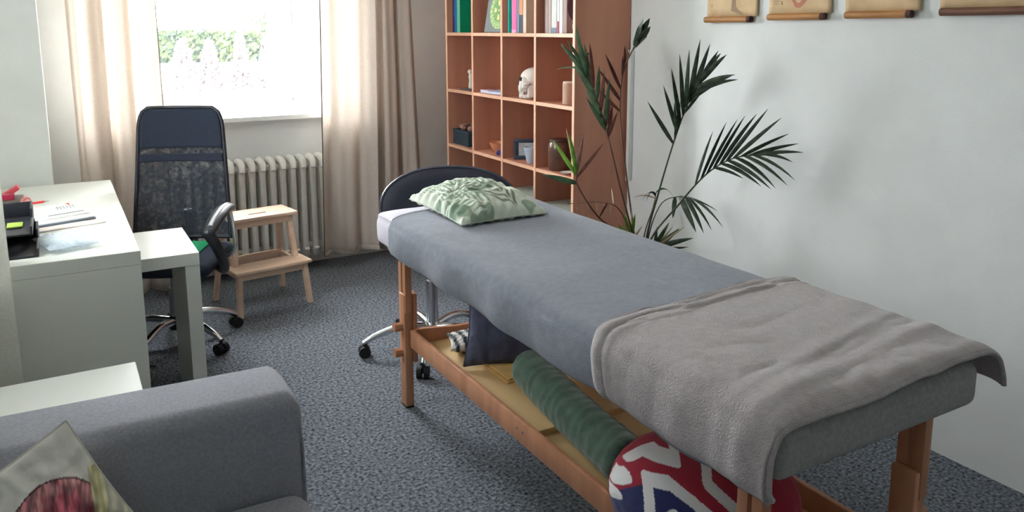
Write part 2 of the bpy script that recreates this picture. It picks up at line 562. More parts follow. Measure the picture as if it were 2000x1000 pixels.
for xx in (.66, 1.30):
    obj('wall_bracket', bx(xx - .012, xx + .012, 4.9, 5.0, .12, .15), m_rad, rad)
obj('supply_pipe', tube([(.53, 4.885, .145), (.46, 4.885, .145), (.44, 4.885, .12), (.44, 4.885, 0)], .011, 8), m_rad, rad)

# ------------------------------------------------------------------ bookcase
BX0, BX1, BY0, BY1 = 2.28, 2.625, 3.30, 4.80
bc = thing('bookcase', 'tall beech cube bookcase standing in the corner against the right wall', 'bookcase', (2.45, 4.05, 0))
TH = .02
dy = (BY1 - BY0 - TH) / 4
ycs = [BY0 + TH / 2 + dy * i for i in range(5)]
ztops = [.04, .371, .739, 1.107, 1.475, 1.843, 2.21]


def board(name, x0, x1, y0, y1, z0, z1):
    o = obj(name, bx(x0, x1, y0, y1, z0, z1, .001, 1), m_beech, bc, 30)
    obj('edge_band', bx(x0 - .003, x0, y0 + .0005, y1 - .0005, z0 + .0005, z1 - .0005), m_beech_edge, o, 0)
    return o


for i, yc in enumerate(ycs):
    board('side_panel' if i in (0, 4) else 'divider', BX0, BX1 - .008, yc - TH / 2, yc + TH / 2, 0, 2.21)
for i in range(4):
    for zt in ztops:
        board('shelf_board', BX0 + .001, BX1 - .008, ycs[i] + TH / 2, ycs[i + 1] - TH / 2, zt - TH, zt)
obj('back_panel', bx(BX1 - .008, BX1, BY0, BY1, 0, 2.21), m_beech, bc, 0)


def book(label, y0, y1, h, shelf, rgb, x0=2.315, d=.2, block=(232, 226, 214), spine2=None, lean=0., group='books on the top visible shelf'):
    """y0 is the side nearer the camera"""
    z = ztops[shelf] + .0005
    mt = mat('book_cover', rgb, .45, var=.05, scale=30)
    b = thing('book', label, 'book', (x0, (y0 + y1) / 2, z), group)
    t = .002
    mtx = Matrix.Translation((0, y0, z)) @ Matrix.Rotation(lean, 4, 'X') @ Matrix.Translation((0, -y0, -z))
    obj('cover', xf(mb(bx(x0, x0 + d, y0, y0 + t, z, z + h), bx(x0, x0 + d, y1 - t, y1, z, z + h), bx(x0 - .0015, x0 + .001, y0, y1, z, z + h)), mtx), mt, b, 0)
    obj('pages', xf(bx(x0 + .002, x0 + d - .006, y0 + t, y1 - t, z + .003, z + h - .004), mtx), mat('book_pages', block, .8), b, 0)
    if spine2:
        za, zb, c2 = spine2
        obj('spine_band', xf(bx(x0 - .003, x0 - .0012, y0, y1, z + h * za, z + h * zb), mtx), mat('spine_print', c2, .5), b, 0)
    return b


# column beside the back wall
book('thin dark navy book at the far left of the shelf', 4.742, 4.764, .30, 4, (22, 34, 66))
book('blue ring binder beside the green binder', 4.700, 4.740, .30, 4, (28, 96, 160))
bg_ = book('bright green ring binder with its side showing', 4.655, 4.697, .31, 4, (0, 146, 106), d=.24, spine2=(.0, 1., (92, 178, 140)))
# canvas with mandala
cv = thing('canvas_print', 'small canvas with a green mandala leaning in the bookcase', 'picture', (2.33, 4.2, ztops[4]))


def mandala(u, v):
    # u,v in 0..1
    du, dv = (u - .56) * 1.15, (v - .52) * 1.05
    r = math.hypot(du, dv)
    a = math.atan2(dv, du)
    base = (128, 138, 140)
    if r < .03:
        return (240, 240, 190)
    if .11 < r < .24 and math.cos(4 * a) > .45:
        return (226, 230, 150)
    if r < .10:
        return (120, 160, 110)
    if r < .30:
        return (118, 156, 104) if math.sin(16 * a + r * 40) > 0 else (140, 176, 120)
    if r < .46:
        return (190, 214, 150) if math.sin(20 * a) + math.sin(r * 90) > .2 else (150, 186, 126)
    return base


nM = 60
cvV, cvF = sheet(nM, nM, lambda u, v: (2.318 + .012 * u + .012 * v, 4.338 - .27 * u - .06 * v * (1 - u), ztops[4] + .003 + .25 * v))
cols = [lin(mandala(i / nM, j / nM)) for j in range(nM + 1) for i in range(nM + 1)]
solid(obj('print', (cvV, cvF), m_paperc, cv, 30, cols), .012, -1.)
# third column
book('turquoise ring binder beside the pink one', 4.020, 4.036, .30, 4, (60, 206, 192))
book('dark grey folder behind the pink book', 3.993, 4.018, .29, 4, (84, 92, 100), x0=2.335)
book('bright pink ring binder', 3.938, 3.990, .30, 4, (236, 110, 172), spine2=(.0, .06, (246, 170, 206)))
book('blue grey book beside the pink binder', 3.908, 3.935, .29, 4, (128, 140, 160))
book('navy and grey book with an orange band', 3.868, 3.904, .28, 4, (72, 84, 106), spine2=(.36, .68, (224, 150, 112)))
book('beige book at the end of the row', 3.832, 3.865, .30, 4, (226, 206, 186), d=.1)
orn = thing('hanging_ornament', 'small brown wooden ornament hanging beside a divider', 'ornament', (2.33, 3.76, 1.56))
obj('disc', lathe([(.001, -.006), (.018, -.004), (.018, .004), (.001, .006)], (2.335, 3.748, 1.556), 16), m_bar, orn)
obj('bead', ball((2.335, 3.75, 1.592), .014, .014, .02), mat('grey_bead', (150, 130, 118), .6), orn)
obj('cord', tube([(2.335, 3.75, 1.60), (2.335, 3.75, 1.822)], .0015, 5), m_dark, orn)
# nearest column
book('dusty brown paperback at the left of its row', 3.607, 3.640, .27, 4, (150, 126, 120), spine2=(.86, 1., (190, 70, 84)))
book('greyish brown paperback with a red top', 3.577, 3.604, .27, 4, (160, 138, 132), spine2=(.88, 1., (212, 96, 104)))
book('pale grey book with a blue foot', 3.523, 3.572, .29, 4, (196, 198, 194), spine2=(.0, .1, (96, 116, 136)))
book('slim white book with a crimson foot', 3.500, 3.519, .28, 4, (226, 222, 222), spine2=(.0, .22, (150, 50, 76)))
book('white magazine file in the nearest compartment', 3.470, 3.496, .30, 4, (244, 246, 248), d=.05)
lb = thing('picture_box', 'taupe box with a purple disc on its side', 'box', (2.45, 3.45, ztops[4]))
obj('body', bx(2.314, 2.54, 3.43, 3.466, ztops[4] + .0005, ztops[4] + .30, .002), mat('taupe_card', (170, 150, 144), .7), lb)
obj('disc', prism([(.055 * math.cos(q * .2618), .075 * math.sin(q * .2618)) for q in range(24)], .002, Matrix.Translation((2.372, 3.43, ztops[4] + .135)) @ Matrix.Rotation(R(90), 4, 'X')),
    mat('purple_ink', (104, 78, 100), .6), lb)
obj('knob', ball((2.360, 3.423, ztops[4] + .035), .016, .006, .022), m_bone, lb)

# second row
Z = ztops[3]
fg = thing('figurine', 'small white figurine half hidden by a divider', 'figurine', (2.36, 4.58, Z))
obj('body', lathe([(.012, 0), (.016, .01), (.011, .05), (.014, .08), (.008, .095)], (2.36, 4.605, Z + .009), 14), m_bone, fg)
obj('head', ball((2.358, 4.612, Z + .116), .014, .014, .016), m_bone, fg)
tr = thing('dark_plate', 'thin dark grey plate under the white figurine', 'tray', (2.40, 4.6, Z))
obj('plate', bx(2.31, 2.50, 4.50, 4.66, Z, Z + .008, .003), mat('plate_grey', (92, 92, 98), .6), tr)  # thin dark grey sheet under the figurine
pd = thing('notepad', 'pink and pale blue pad of paper lying on the shelf', 'notepad', (2.4, 4.25, Z))
obj('sheets', bx(2.312, 2.45, 4.09, 4.38, Z + .0005, Z + .014, .002), mat('pale_blue_paper', (196, 206, 230), .7), pd)
obj('cover', bx(2.311, 2.38, 4.28, 4.381, Z + .014, Z + .018, .001), mat('pink_paper', (216, 192, 214), .7), pd)

# skull
sk = thing('skull', 'white model skull facing left in the bookcase', 'skull', (2.37, 3.83, Z))
fd = Vector((-.93, .36, 0)).normalized()
sd = Vector((-fd.y, fd.x, 0))


def skull_surface():
    V, F = ball((0, 0, 0), 1, 1, 1, 36, 26)
    out = []
    for x, y, z in V:
        # x forward, y side, z up ; cranium
        X, Y, Zz = x * .085, y * .064, z * .062
        if z < -.25:
            Zz *= .75
        if x > .35:
            Y *= 1 - .22 * (x - .35)
        if x > .55 and z < .2:
            X -= .008 * (x - .55)
        out.append((X, Y, Zz))
    return out, F


def skp(vf):
    return [tuple(Vector((2.375, 3.835, Z + .115)) + fd * p[0] + sd * p[1] + Vector((0, 0, p[2]))) for p in vf[0]], vf[1]


obj('cranium', skp(skull_surface()), m_bone, sk, 60)
obj('face', skp(mb(xf(bx(.03, .082, -.045, .045, -.058, .01, .014, 3), Matrix.Identity(4)),
                   bx(.045, .094, -.027, .027, -.078, -.02, .012, 3), ball((.080, 0, -.026), .012, .008, .016, 12, 8),
                   ball((.055, .046, -.03), .022, .012, .009, 10, 6), ball((.055, -.046, -.03), .022, .012, .009, 10, 6))), m_bone, sk, 60)
obj('jaw', skp(mb(xf(bx(.03, .09, -.028, .028, -.113, -.088, .01, 3), Matrix.Identity(4)),
                  bx(.0, .05, -.044, -.030, -.108, -.03, .006, 2), bx(.0, .05, .030, .044, -.108, -.03, .006, 2), bx(.02, .07, -.04, .04, -.1145, -.095, .008, 2))), m_bone, sk, 60)
for s in (-1, 1):
    obj('eye_socket_shade', skp(ball((.0835, .020 * s, -.004), .006, .0135, .012, 14, 8)), m_dark, sk, 60)  # dark balls paint the shade inside the sockets
obj('nose_hole_shade', skp(ball((.092, 0, -.032), .006, .006, .010, 12, 8)), m_dark, sk, 60)  # shade of the nose opening, painted as a dark ball
obj('teeth', skp(mb(*[bx(.078 - abs(k) * .003, .092 - abs(k) * .004, k * .0075 - .0034, k * .0075 + .0034, -.09, -.074, .001, 1) for k in range(-3, 4)])), m_bone, sk, 0)
tn = thing('candle', 'tall tan ribbed candle standing at the bookcase edge', 'candle', (2.35, 3.455, Z))
obj('body', lathe([(.036, 0), (.038, .004)] + [(.037 + .0012 * (k % 2), .008 + k * .008) for k in range(12)] + [(.037, .106), (.034, .112)], (2.352, 3.452, Z + .0005), 28), mat('tan_wax', (186, 150, 128), .6, var=.08, scale=40), tn, 60)
obj('rim', lathe([(.034, .110), (.036, .112), (.034, .118), (.026, .118)], (2.352, 3.452, Z + .0005), 28), mat('pale_wax', (226, 206, 190), .5), tn)

# third row
Z = ztops[2]
bk = thing('storage_box', 'dark teal fabric box of dried flowers in the bookcase', 'box', (2.4, 4.65, Z))
obj('body', mb(bx(2.31, 2.50, 4.55, 4.56, Z, Z + .1), bx(2.31, 2.50, 4.765, 4.775, Z, Z + .1), bx(2.31, 2.32, 4.56, 4.765, Z, Z + .1), bx(2.49, 2.50, 4.56, 4.765, Z, Z + .1), bx(2.32, 2.49, 4.56, 4.765, Z, Z + .085)),
    mat('teal_felt', (52, 66, 76), .9, var=.12, scale=50), bk, 0)
obj('band', mb(bx(2.307, 2.31, 4.55, 4.775, Z + .085, Z + .1), bx(2.31, 2.50, 4.547, 4.55, Z + .085, Z + .1)), mat('teal_band', (66, 78, 88), .9), bk, 0)
rr = random.Random(4)
for k in range(9):
    p = (2.335 + rr.random() * .13, 4.58 + rr.random() * .17, Z + .105 + rr.random() * .014)
    obj('dried_flower', ball(p, .026, .024, .020, 8, 5), mat('dried_petal', (150 + rr.randint(-20, 20), 116, 104), .9, var=.3, scale=80), bk, 0)
bw = thing('bowl', 'small wooden bowl behind a divider', 'bowl', (2.39, 4.25, Z))
obj('shell', lathe([(.02, 0), (.024, .004), (.045, .03), (.058, .062), (.054, .062), (.04, .03), (.02, .012)], (2.375, 4.262, Z + .0005), 28), mat('bowl_wood', (196, 132, 96), .5, var=.1, scale=30), bw, 60)
cr = thing('crystal', 'violet blue crystal cluster in front of the wooden bowl', 'crystal', (2.33, 4.13, Z))
m_cr = mat('crystal_violet', (70, 66, 128), .2)
for k, (a, b, h) in enumerate(((0, 0, .05), (.012, .014, .036), (-.01, .016, .03), (.012, -.012, .028))):
    obj('point', lathe([(.012, 0), (.013, h * .6), (.001, h)], (2.33 + a, 4.155 + b, Z + .0005), 6), m_cr, cr, 0)
pf = thing('photo_frame', 'dark blue photo frame with a pale picture', 'photo frame', (2.40, 3.93, Z))
pm = Matrix.Translation((2.392, 3.925, Z + .002)) @ Matrix.Rotation(R(-30), 4, 'Z') @ Matrix.Rotation(R(-10), 4, 'X')
obj('frame', xf(mb(bx(-.09, .09, -.008, .008, 0, .022, .003), bx(-.09, .09, -.008, .008, .098, .12, .003), bx(-.09, -.064, -.008, .008, .022, .098, .003), bx(.064, .09, -.008, .008, .022, .098, .003)), pm),
    mat('navy_frame', (46, 56, 74), .5), pf)
obj('picture', xf(bx(-.064, .064, -.002, .004, .022, .098), pm), mat('pale_photo', (176, 182, 186), .6, var=.15, scale=20), pf, 0)
obj('stand', xf(prism([(0, .01), (.06, .01), (0, .09)], .003, Matrix.Rotation(R(90), 4, 'Z') @ Matrix.Rotation(R(90), 4, 'X')), pm @ Matrix.Translation((0, .008, 0))), m_black, pf, 0)
cp = thing('ribbed_cup', 'pale blue ribbed cup in front of the photo frame', 'cup', (2.335, 3.80, Z))
prof = [(.022, 0), (.026, .004)] + [(.027 + .018 * (k / 14) + (.0012 if k % 2 else 0), .008 + k * .0058) for k in range(15)] + [(.044, .094), (.041, .094), (.026, .012)]
obj('shell', lathe(prof, (2.335, 3.805, Z + .0005), 30), mat('pale_blue_ceramic', (178, 190, 206), .5), cp, 60)
va = thing('vase', 'glossy brown cylindrical jar in the nearest compartment', 'vase', (2.355, 3.56, Z))
obj('body', lathe([(.056, 0), (.062, .006), (.064, .02), (.063, .06), (.064, .10), (.062, .14), (.056, .156), (.054, .158)], (2.358, 3.553, Z + .0005), 32), mat('brown_glaze', (92, 62, 50), .28, var=.3, scale=24, bump=.5, bscale=60, clear=.3), va, 60)
obj('lid', lathe([(.055, .1585), (.058, .162), (.057, .170), (.02, .173)], (2.358, 3.553, Z), 32), mat('lid_brown', (64, 42, 36), .4), va)
sh_ = thing('small_dish', 'little white dish at the bookcase edge beside the brown jar', 'dish', (2.31, 3.42, Z))
obj('shell', lathe([(.014, 0), (.030, .006), (.036, .012), (.033, .012), (.014, .004)], (2.318, 3.42, Z + .0005), 24), mat('white_china', (232, 230, 226), .3), sh_, 60)

# bottom row boxes
Z = ztops[1]
m_sage = mat('sage_card', (172, 180, 168), .8, var=.05, scale=20)
for i, (col, h, lab) in enumerate(((0, .170, 'grey green lidded box in the nearest lower compartment'), (1, .185, 'grey green lidded box two compartments from the end panel'),
                                   (3, .20, 'grey box in the lower compartment beside the back wall'))):
    y0, y1 = ycs[col] + .022, ycs[col + 1] - .022
    b = thing('lidded_box', lab, 'box', (2.44, (y0 + y1) / 2, Z), 'boxes in the lower compartments')
    obj('body', bx(2.31, 2.58, y0, y1, Z + .0005, Z + h - .02, .003), m_sage, b)
    obj('lid', bx(2.305, 2.585, y0 - .005, y1 + .005, Z + h - .035, Z + h, .004), m_sage, b)

# ------------------------------------------------------------------ wall charts
charts = [('parchment wall chart with a printed pair of lower legs', 2.736, 2.436, 1.538, 2.733, 2.466),
          ('parchment wall chart with a reddish round organ drawing', 2.374, 2.066, 1.545, 2.364, 2.090),
          ('parchment wall chart with faint rows of small figures', 2.003, 1.700, 1.548, 1.990, 1.730),
          ('parchment wall chart with a dark wooden bar at the right edge of the picture', 1.632, 1.300, 1.553, 1.620, 1.315)]
ink = mat('print_grey', (158, 134, 108), .8)
ink2 = mat('print_red', (176, 116, 98), .8)
ink3 = mat('print_olive', (140, 132, 70), .8)


def decal(pts, m, par, x=2.618):
    """pts in (y, z), thin print proud of the paper"""
    n = len(pts)
    V = [(x, p[0], p[1]) for p in pts] + [(x - .0006, p[0], p[1]) for p in pts]
    F = [tuple(range(n)), tuple(range(2 * n - 1, n - 1, -1))] + [(i, (i + 1) % n, n + (i + 1) % n, n + i) for i in range(n)]
    return obj('print', (V, F), m, par, 0)


for i, (lab, ya, yb, z, ba, bb) in enumerate(charts):
    t = thing('wall_chart', lab, 'chart', (2.61, (ya + yb) / 2, z), 'charts on the right wall')
    pv = sheet(16, 14, lambda u, v: (2.6195 + .0035 * nz(u * 2 + i, v * 2), yb + (ya - yb) * u, z + .012 + .50 * v + (.004 * (u - .5) if i > 1 else 0)))
    solid(obj('paper', pv, m_parch, t), .0012, -1)
    mbar = m_bard if i == 3 else m_bar
    for zz in (z, z + .50):
        obj('bar', mb(tube([(2.607, bb, zz), (2.607, ba, zz)], .0135, 12), bx(2.607, 2.628, bb, ba, zz - .012, zz + .012)), mbar, t, 50)
        obj('bar_end', tube([(2.607, bb - .006, zz), (2.607, bb + .012, zz)], .0137, 12), m_bark, t, 50)
    o = t
    yc = (ya + yb) / 2
    if i == 0:
        decal([(2.622, z + .14), (2.602, z + .14), (2.602, z + .05), (2.606, z + .035), (2.618, z + .012), (2.632, z + .012), (2.622, z + .04)], ink, o)
        decal([(2.582, z + .14), (2.560, z + .14), (2.564, z + .055), (2.546, z + .038), (2.524, z + .026), (2.535, z + .020), (2.562, z + .030), (2.588, z + .036)], ink, o)
        for zz in (.06, .068):
            decal([(2.715, z + zz), (2.675, z + zz), (2.675, z + zz - .003), (2.715, z + zz - .003)], ink, o)
        for zz in (.088, .096, .104):
            decal([(2.54, z + zz), (2.485, z + zz), (2.485, z + zz - .003), (2.54, z + zz - .003)], ink, o)
        decal([(2.700, z + .10), (2.680, z + .115), (2.672, z + .09), (2.69, z + .075)], ink, o)
    if i == 1:
        ring = [(2.222 + (.036 + .006 * math.sin(q * 1.3)) * math.cos(q * .3142), z + .075 + .04 * math.sin(q * .3142)) for q in range(20)]
        decal(ring, ink2, o)
        decal([(2.222 + .018 * math.cos(q * .52), z + .078 + .024 * math.sin(q * .52)) for q in range(12)], m_parch, o, 2.6172)
        decal([(2.310, z + .062), (2.304, z + .062), (2.302, z + .05), (2.309, z + .048)], ink3, o)
        for yy in (2.335, 2.10, 2.165):
            for zz in (.055, .065, .078):
                decal([(yy + .012, z + zz), (yy - .012, z + zz), (yy - .012, z + zz - .003), (yy + .012, z + zz - .003)], ink, o)
    if i in (2, 3):
        for k in range(7):
            yy = ya - .04 - k * .037
            decal([(yy + .010, z + .075), (yy - .010, z + .078), (yy - .008, z + .068), (yy + .008, z + .064)], ink3 if k % 3 == 0 else ink, o)

# ------------------------------------------------------------------ massage table
TX0, TX1, TY0, TY1 = 1.12, 1.785, .935, 3.005
mt = thing('massage_table', 'wooden massage table with a grey padded top standing along the right wall', 'massage table', (1.45, 1.95, 0))
obj('padded_top', bx(TX0, TX1, TY0, TY1, .64, .752, .032, 5), m_cover, mt, 60)
obj('support_board', bx(TX0 + .05, TX1 - .05, TY0 + .04, TY1 - .05, .622, .642, .003), m_ply, mt)
for xx in (1.20, 1.66):
    obj('frame_rail', bx(xx, xx + .025, TY0 + .1, TY1 - .1, .59, .622, .003), m_twood, mt)


def tleg(x, y, s):
    """s: -1 for the side facing the desk, 1 for the wall side"""
    lg = obj('leg', bx(x, x + .036, y - .028, y + .028, 0.006, .475, .006, 2), m_twood, mt)
    obj('foot_cap', bx(x + .002, x + .034, y - .026, y + .026, 0, .0062, .001, 1), m_rubber, lg)
    xo = x - .006 if s < 0 else x + .042
    ex = obj('leg_extension', mb(bx(x + .004, x + .032, y - .034, y - .005, .40, .622, .003), bx(x + .004, x + .032, y + .005, y + .034, .40, .622, .003)), m_twood, mt)
    obj('side_plate', bx(x + .036 if s < 0 else x - .018, x + .054 if s < 0 else x, y - .034, y + .030, .19, .475, .004, 2), m_twood, ex)
    for zz in (.232, .338):
        kx = (x - .034, x) if s < 0 else (x + .036, x + .07)
        obj('knob', tube([(kx[0], y, zz), (kx[1], y, zz)], .019, 8), m_twood, lg, 30)
    return lg


for lx, s in ((1.118, -1), (1.632, 1)):
    for ly in (1.03, 2.80):
        tleg(lx + ((.03 if s < 0 else .05) if ly < 2 else 0), ly, s)
# tray between the legs
for nm, a in (('tray_rail', (1.138, 1.156)), ('tray_rail', (1.600, 1.618))):
    obj(nm, bx(a[0], a[1], 1.02, 2.765, .258, .330, .003), m_twood, mt)


def endrail(y):
    pts = []
    for k in range(25):
        t = k / 24
        pts.append((1.156 + .444 * t, .332 + .018 * (math.cos(t * 2 * PI * 1.0) - 1) * .5 * (1 if .1 < t < .9 else .3)))
    poly = [(1.156, .262)] + pts + [(1.60, .262)]
    return prism(poly, .018, Matrix.Translation((0, y + .018, 0)) @ Matrix.Rotation(R(90), 4, 'X'))


obj('tray_end_rail', endrail(2.747), m_twood, mt, 0)
obj('tray_end_rail', endrail(1.02), m_twood, mt, 0)
obj('tray_board', bx(1.156, 1.600, 1.945, 2.747, .262, .272, .001), m_ply, mt, 0)
obj('tray_board', bx(1.156, 1.600, 1.038, 1.905, .259, .2665, .001), m_ply, mt, 0)
obj('tray_crossbar', bx(1.156, 1.600, 1.905, 1.945, .262, .286, .002), m_ply, mt, 0)
for zz in (1.90, 1.935):
    obj('screw', tube([(1.1365, zz, .300), (1.139, zz, .300)], .005, 8), m_chrome, mt)

# white sheet over the far end, grey blanket, taupe throw
sht = thing('bed_sheet', 'pale lavender sheet wrapped over the far end of the massage table', 'sheet', (1.45, 2.9, .76))


def wrap(pts, n):
    L = smoothline([(p[0], 0, p[1]) for p in pts], 8)
    d = [0]
    for a, b in zip(L, L[1:]):
        d.append(d[-1] + (b - a).length)

    def f(t):
        s = t * d[-1]
        for i in range(len(L) - 1):
            if s <= d[i + 1] + 1e-9:
                k = (s - d[i]) / max(1e-9, d[i + 1] - d[i])
                p = L[i].lerp(L[i + 1], k)
                return p.x, p.z
        return L[-1].x, L[-1].z
    return f


shp = wrap([(1.135, .632), (1.108, .645), (1.105, .70), (1.115, .738), (1.15, .757), (1.45, .758), (1.75, .757), (1.79, .738), (1.80, .70), (1.797, .645), (1.77, .632)], 60)


def sheetfn(u, v):
    x, z = shp(u)
    # v: 0 at 2.70 -> wraps round the far end
    ys = 2.70 + .30 * min(1, v / .62)
    if v > .62:
        k = (v - .62) / .38
        cx = 1.4525
        q = k * PI / 2
        ys = 3.0 + .022 * math.sin(q)
        sc_ = 1 - .05 * (1 - math.cos(q))
        x = cx + (x - cx) * (1 - .04 * (1 - math.cos(q)))
        z = .695 + (z - .695) * (1 - .55 * (1 - math.cos(q)))
    return x - (.006 * nz(ys * 9, u * 9) if u < .2 else 0), ys, z + .002 * nz(x * 9, ys * 9)


solid(obj('cloth', sheet(90, 40, sheetfn), m_sheetm, sht), .004)
obj('hanging_fold', bx(1.128, 1.16, 2.80, 2.93, .595, .635, .014, 3), m_sheetm, sht, 60)

bl = thing('blanket', 'blue grey fleece blanket covering most of the massage table', 'blanket', (1.45, 2.1, .77))
blp = wrap([(1.093, .628), (1.083, .66), (1.084, .70), (1.094, .742), (1.13, .767), (1.30, .770), (1.60, .770), (1.75, .767), (1.792, .745), (1.806, .70), (1.806, .655)], 80)


def blfn(u, v):
    x, z = blp(u)
    ya = 1.02
    yb = 2.835 + .045 * min(1, max(0, (u - .1) / .5)) - .02 * math.cos(u * 9)
    y = ya + (yb - ya) * v
    n = nz(x * 5, y * 4, z * 5) * .006 + nz(x * 14, y * 12, 3) * .002
    side = max(0, 1 - u / .16)
    x -= side * (.010 * nz(y * 5.3, 1.7) + .006 * math.sin(y * 17)) - (0 if side == 0 else .0)
    z += (n if .12 < u < .88 else 0) + side * .014 * nz(y * 3.1, 8.2)
    return x - (abs(n) if u < .12 else 0), y, z


solid(obj('cloth', sheet(120, 150, blfn), m_blue, bl), .007)
hemc = [Vector(blfn(k / 60, 1.0)) for k in range(61)]
obj('stitched_edge', tube([p + Vector((0, 0, .006)) for p in hemc], .0045, 6), m_sheetm, bl)

th = thing('throw', 'folded taupe grey fleece throw over the near end of the massage table', 'throw', (1.45, 1.2, .79))
thp = wrap([(1.080, .640), (1.069, .66), (1.070, .705), (1.080, .752), (1.12, .784), (1.30, .788), (1.60, .788), (1.76, .785), (1.812, .764), (1.836, .725), (1.845, .690)], 80)


def thfn(u, v):
    x, z = thp(u)
    far = 1.425 + .07 * min(1, max(0, (u - .02) / .3)) + .01 * math.sin(u * 11)
    near = .918 + .006 * math.sin(u * 7 + 2) - .012 * max(0, 1 - u / .2)
    y = near + (far - near) * v
    n = nz(x * 6, y * 7, 9) * .009 + nz(x * 15 + 3, y * 15, 2) * .003
    # diagonal soft folds running toward the near corner
    n += .007 * math.exp(-((y - 1.02 - .12 * (x - 1.4)) / .03) ** 2) + .005 * math.exp(-((y - 1.10 - .18 * (x - 1.45)) / .025) ** 2)
    # folded hem ridges at the far edge
    n += .006 * math.exp(-((v - .965) / .018) ** 2) - .004 * math.exp(-((v - .93) / .012) ** 2) + .003 * math.exp(-((v - .90) / .015) ** 2)
    dz = 0
    if y < .96:
        k = (.96 - y) / .06
        dz = -.022 * k * k
    if .13 < u < .88:
        z += abs(n) * .9 + dz
    elif u <= .13:
        x -= abs(n) * .9
        z += .012 * nz(y * 4, 4.4) * (1 - u / .13) + dz * u / .13
    else:
        x += abs(n)
        z += dz
    return x, y, z


solid(obj('cloth', sheet(130, 90, thfn), m_throw, th), .010)
obj('hem', tube([Vector(thfn(k / 80, 1.0)) + Vector((0, .002, .005)) for k in range(81)], .0065, 6), m_throw, th, 60)
obj('hem', tube([Vector(thfn(k / 80, 0.0)) + Vector((0, -.002, .004)) for k in range(81)], .0065, 6), m_throw, th, 60)


# ------------------------------------------------------------------ pillow with palm leaves on the table
def frond_hit(x, y, fx, fy, ang, ln, wd, freq):
    dx, dy_ = x - fx, y - fy
    s = (dx * math.cos(ang) + dy_ * math.sin(ang)) / ln
    d = (-dx * math.sin(ang) + dy_ * math.cos(ang)) / wd
    if s < -.02 or s > 1:
        return 0
    a = abs(d)
    if a < .035:
        return 2
    q = (s - a * .42)
    if q < 0 or q > 1:
        return 0
    if a > math.sqrt(max(0, math.sin(PI * min(1, q * .9 + .1)))):
        return 0
    return 1 if math.sin(q * freq) > -.15 else 0


FR = [(-.9, -.5, .9, 1.1, .42, 50, (100, 120, 102)), (.35, -.95, 1.9, 1.25, .5, 44, (92, 100, 84)), (-.2, -.9, 2.4, 1.0, .4, 46, (118, 138, 118)),
      (-.3, .1, .35, 1.2, .42, 48, (150, 166, 148)), (.9, .1, 2.2, .9, .36, 46, (120, 138, 112)), (-.8, .2, 1.2, .8, .3, 44, (132, 150, 130)), (.1, .2, 1.3, .9, .34, 46, (166, 184, 160))]


def palmprint(u, v, side):
    c = [214, 222, 206]
    n = nz(u * 2.2 + 3, v * 2.2)
    if n > .12 and v < .3:
        c = [112, 134, 114] if n > .28 else [150, 168, 148]
    for fx, fy, an, ln, wd, fq, colr in FR:
        h = frond_hit(u, v, fx, fy, an, ln, wd, fq)
        if h == 1:
            c = [q * .3 + p * .7 for q, p in zip(c, colr)]
        elif h == 2:
            c = [214, 222, 200]
    k = 1 + .06 * nz(u * 9, v * 9)
    return tuple(max(0, min(255, q * k)) for q in c)


pl = thing('pillow', 'white pillow with green palm leaf print on the massage table', 'pillow', (1.48, 2.83, .78))
pmx = Matrix.Translation((1.440, 2.775, .794)) @ Matrix.Rotation(R(1), 4, 'Z') @ Matrix.Rotation(R(1.5), 4, 'X')
vf, cs = cushion(.375, .47, .195, pmx, palmprint, 110, .06, .010, .40, 2., .16)
obj('cloth', vf, m_col, pl, 60, cs)
obj('seam', seam(.375, .47, pmx, .06, .0022), m_sage, pl)

# ------------------------------------------------------------------ things in the tray under the table
nv = thing('cushion', 'navy blue cushion propped up in the tray under the table', 'cushion', (1.38, 2.42, .28))
nmx = Matrix.Translation((1.415, 2.455, .415)) @ Matrix.Rotation(R(-20), 4, 'Z') @ Matrix.Rotation(R(60), 4, 'X') @ Matrix.Rotation(R(-6), 4, 'Z')
vf, cs = cushion(.34, .34, .12, nmx, lambda u, v, s: (70, 74, 100), 36, .1, .006, .5, 5.)
obj('cloth', vf, m_navy, nv, 60)
obj('seam', seam(.34, .34, nmx, .1, .003), m_navy, nv)
st = thing('cushion', 'small grey striped cushion beside the navy cushion in the tray', 'cushion', (1.27, 2.50, .28))
smx = Matrix.Translation((1.345, 2.60, .304)) @ Matrix.Rotation(R(-20), 4, 'Z')
vf, cs = cushion(.22, .17, .07, smx, lambda u, v, s: (70, 72, 76) if math.sin(u * 20 + v * 3) > .1 else (206, 204, 198), 44, .1, .005, .5, 8.)
obj('cloth', vf, m_col, st, 60, cs)
yl = thing('folded_cloth', 'mustard yellow folded cloth lying under the navy cushion', 'cloth', (1.33, 2.32, .273))
obj('lower_fold', bx(1.29, 1.50, 2.26, 2.46, .2725, .279, .003, 2), mat('mustard_cloth', (206, 166, 100), .95, var=.1, scale=40), yl, 60)
obj('upper_fold', bx(1.30, 1.49, 2.27, 2.45, .2792, .286, .003, 2), mat('mustard_cloth_top', (210, 174, 110), .95, var=.1, scale=40), yl, 60)


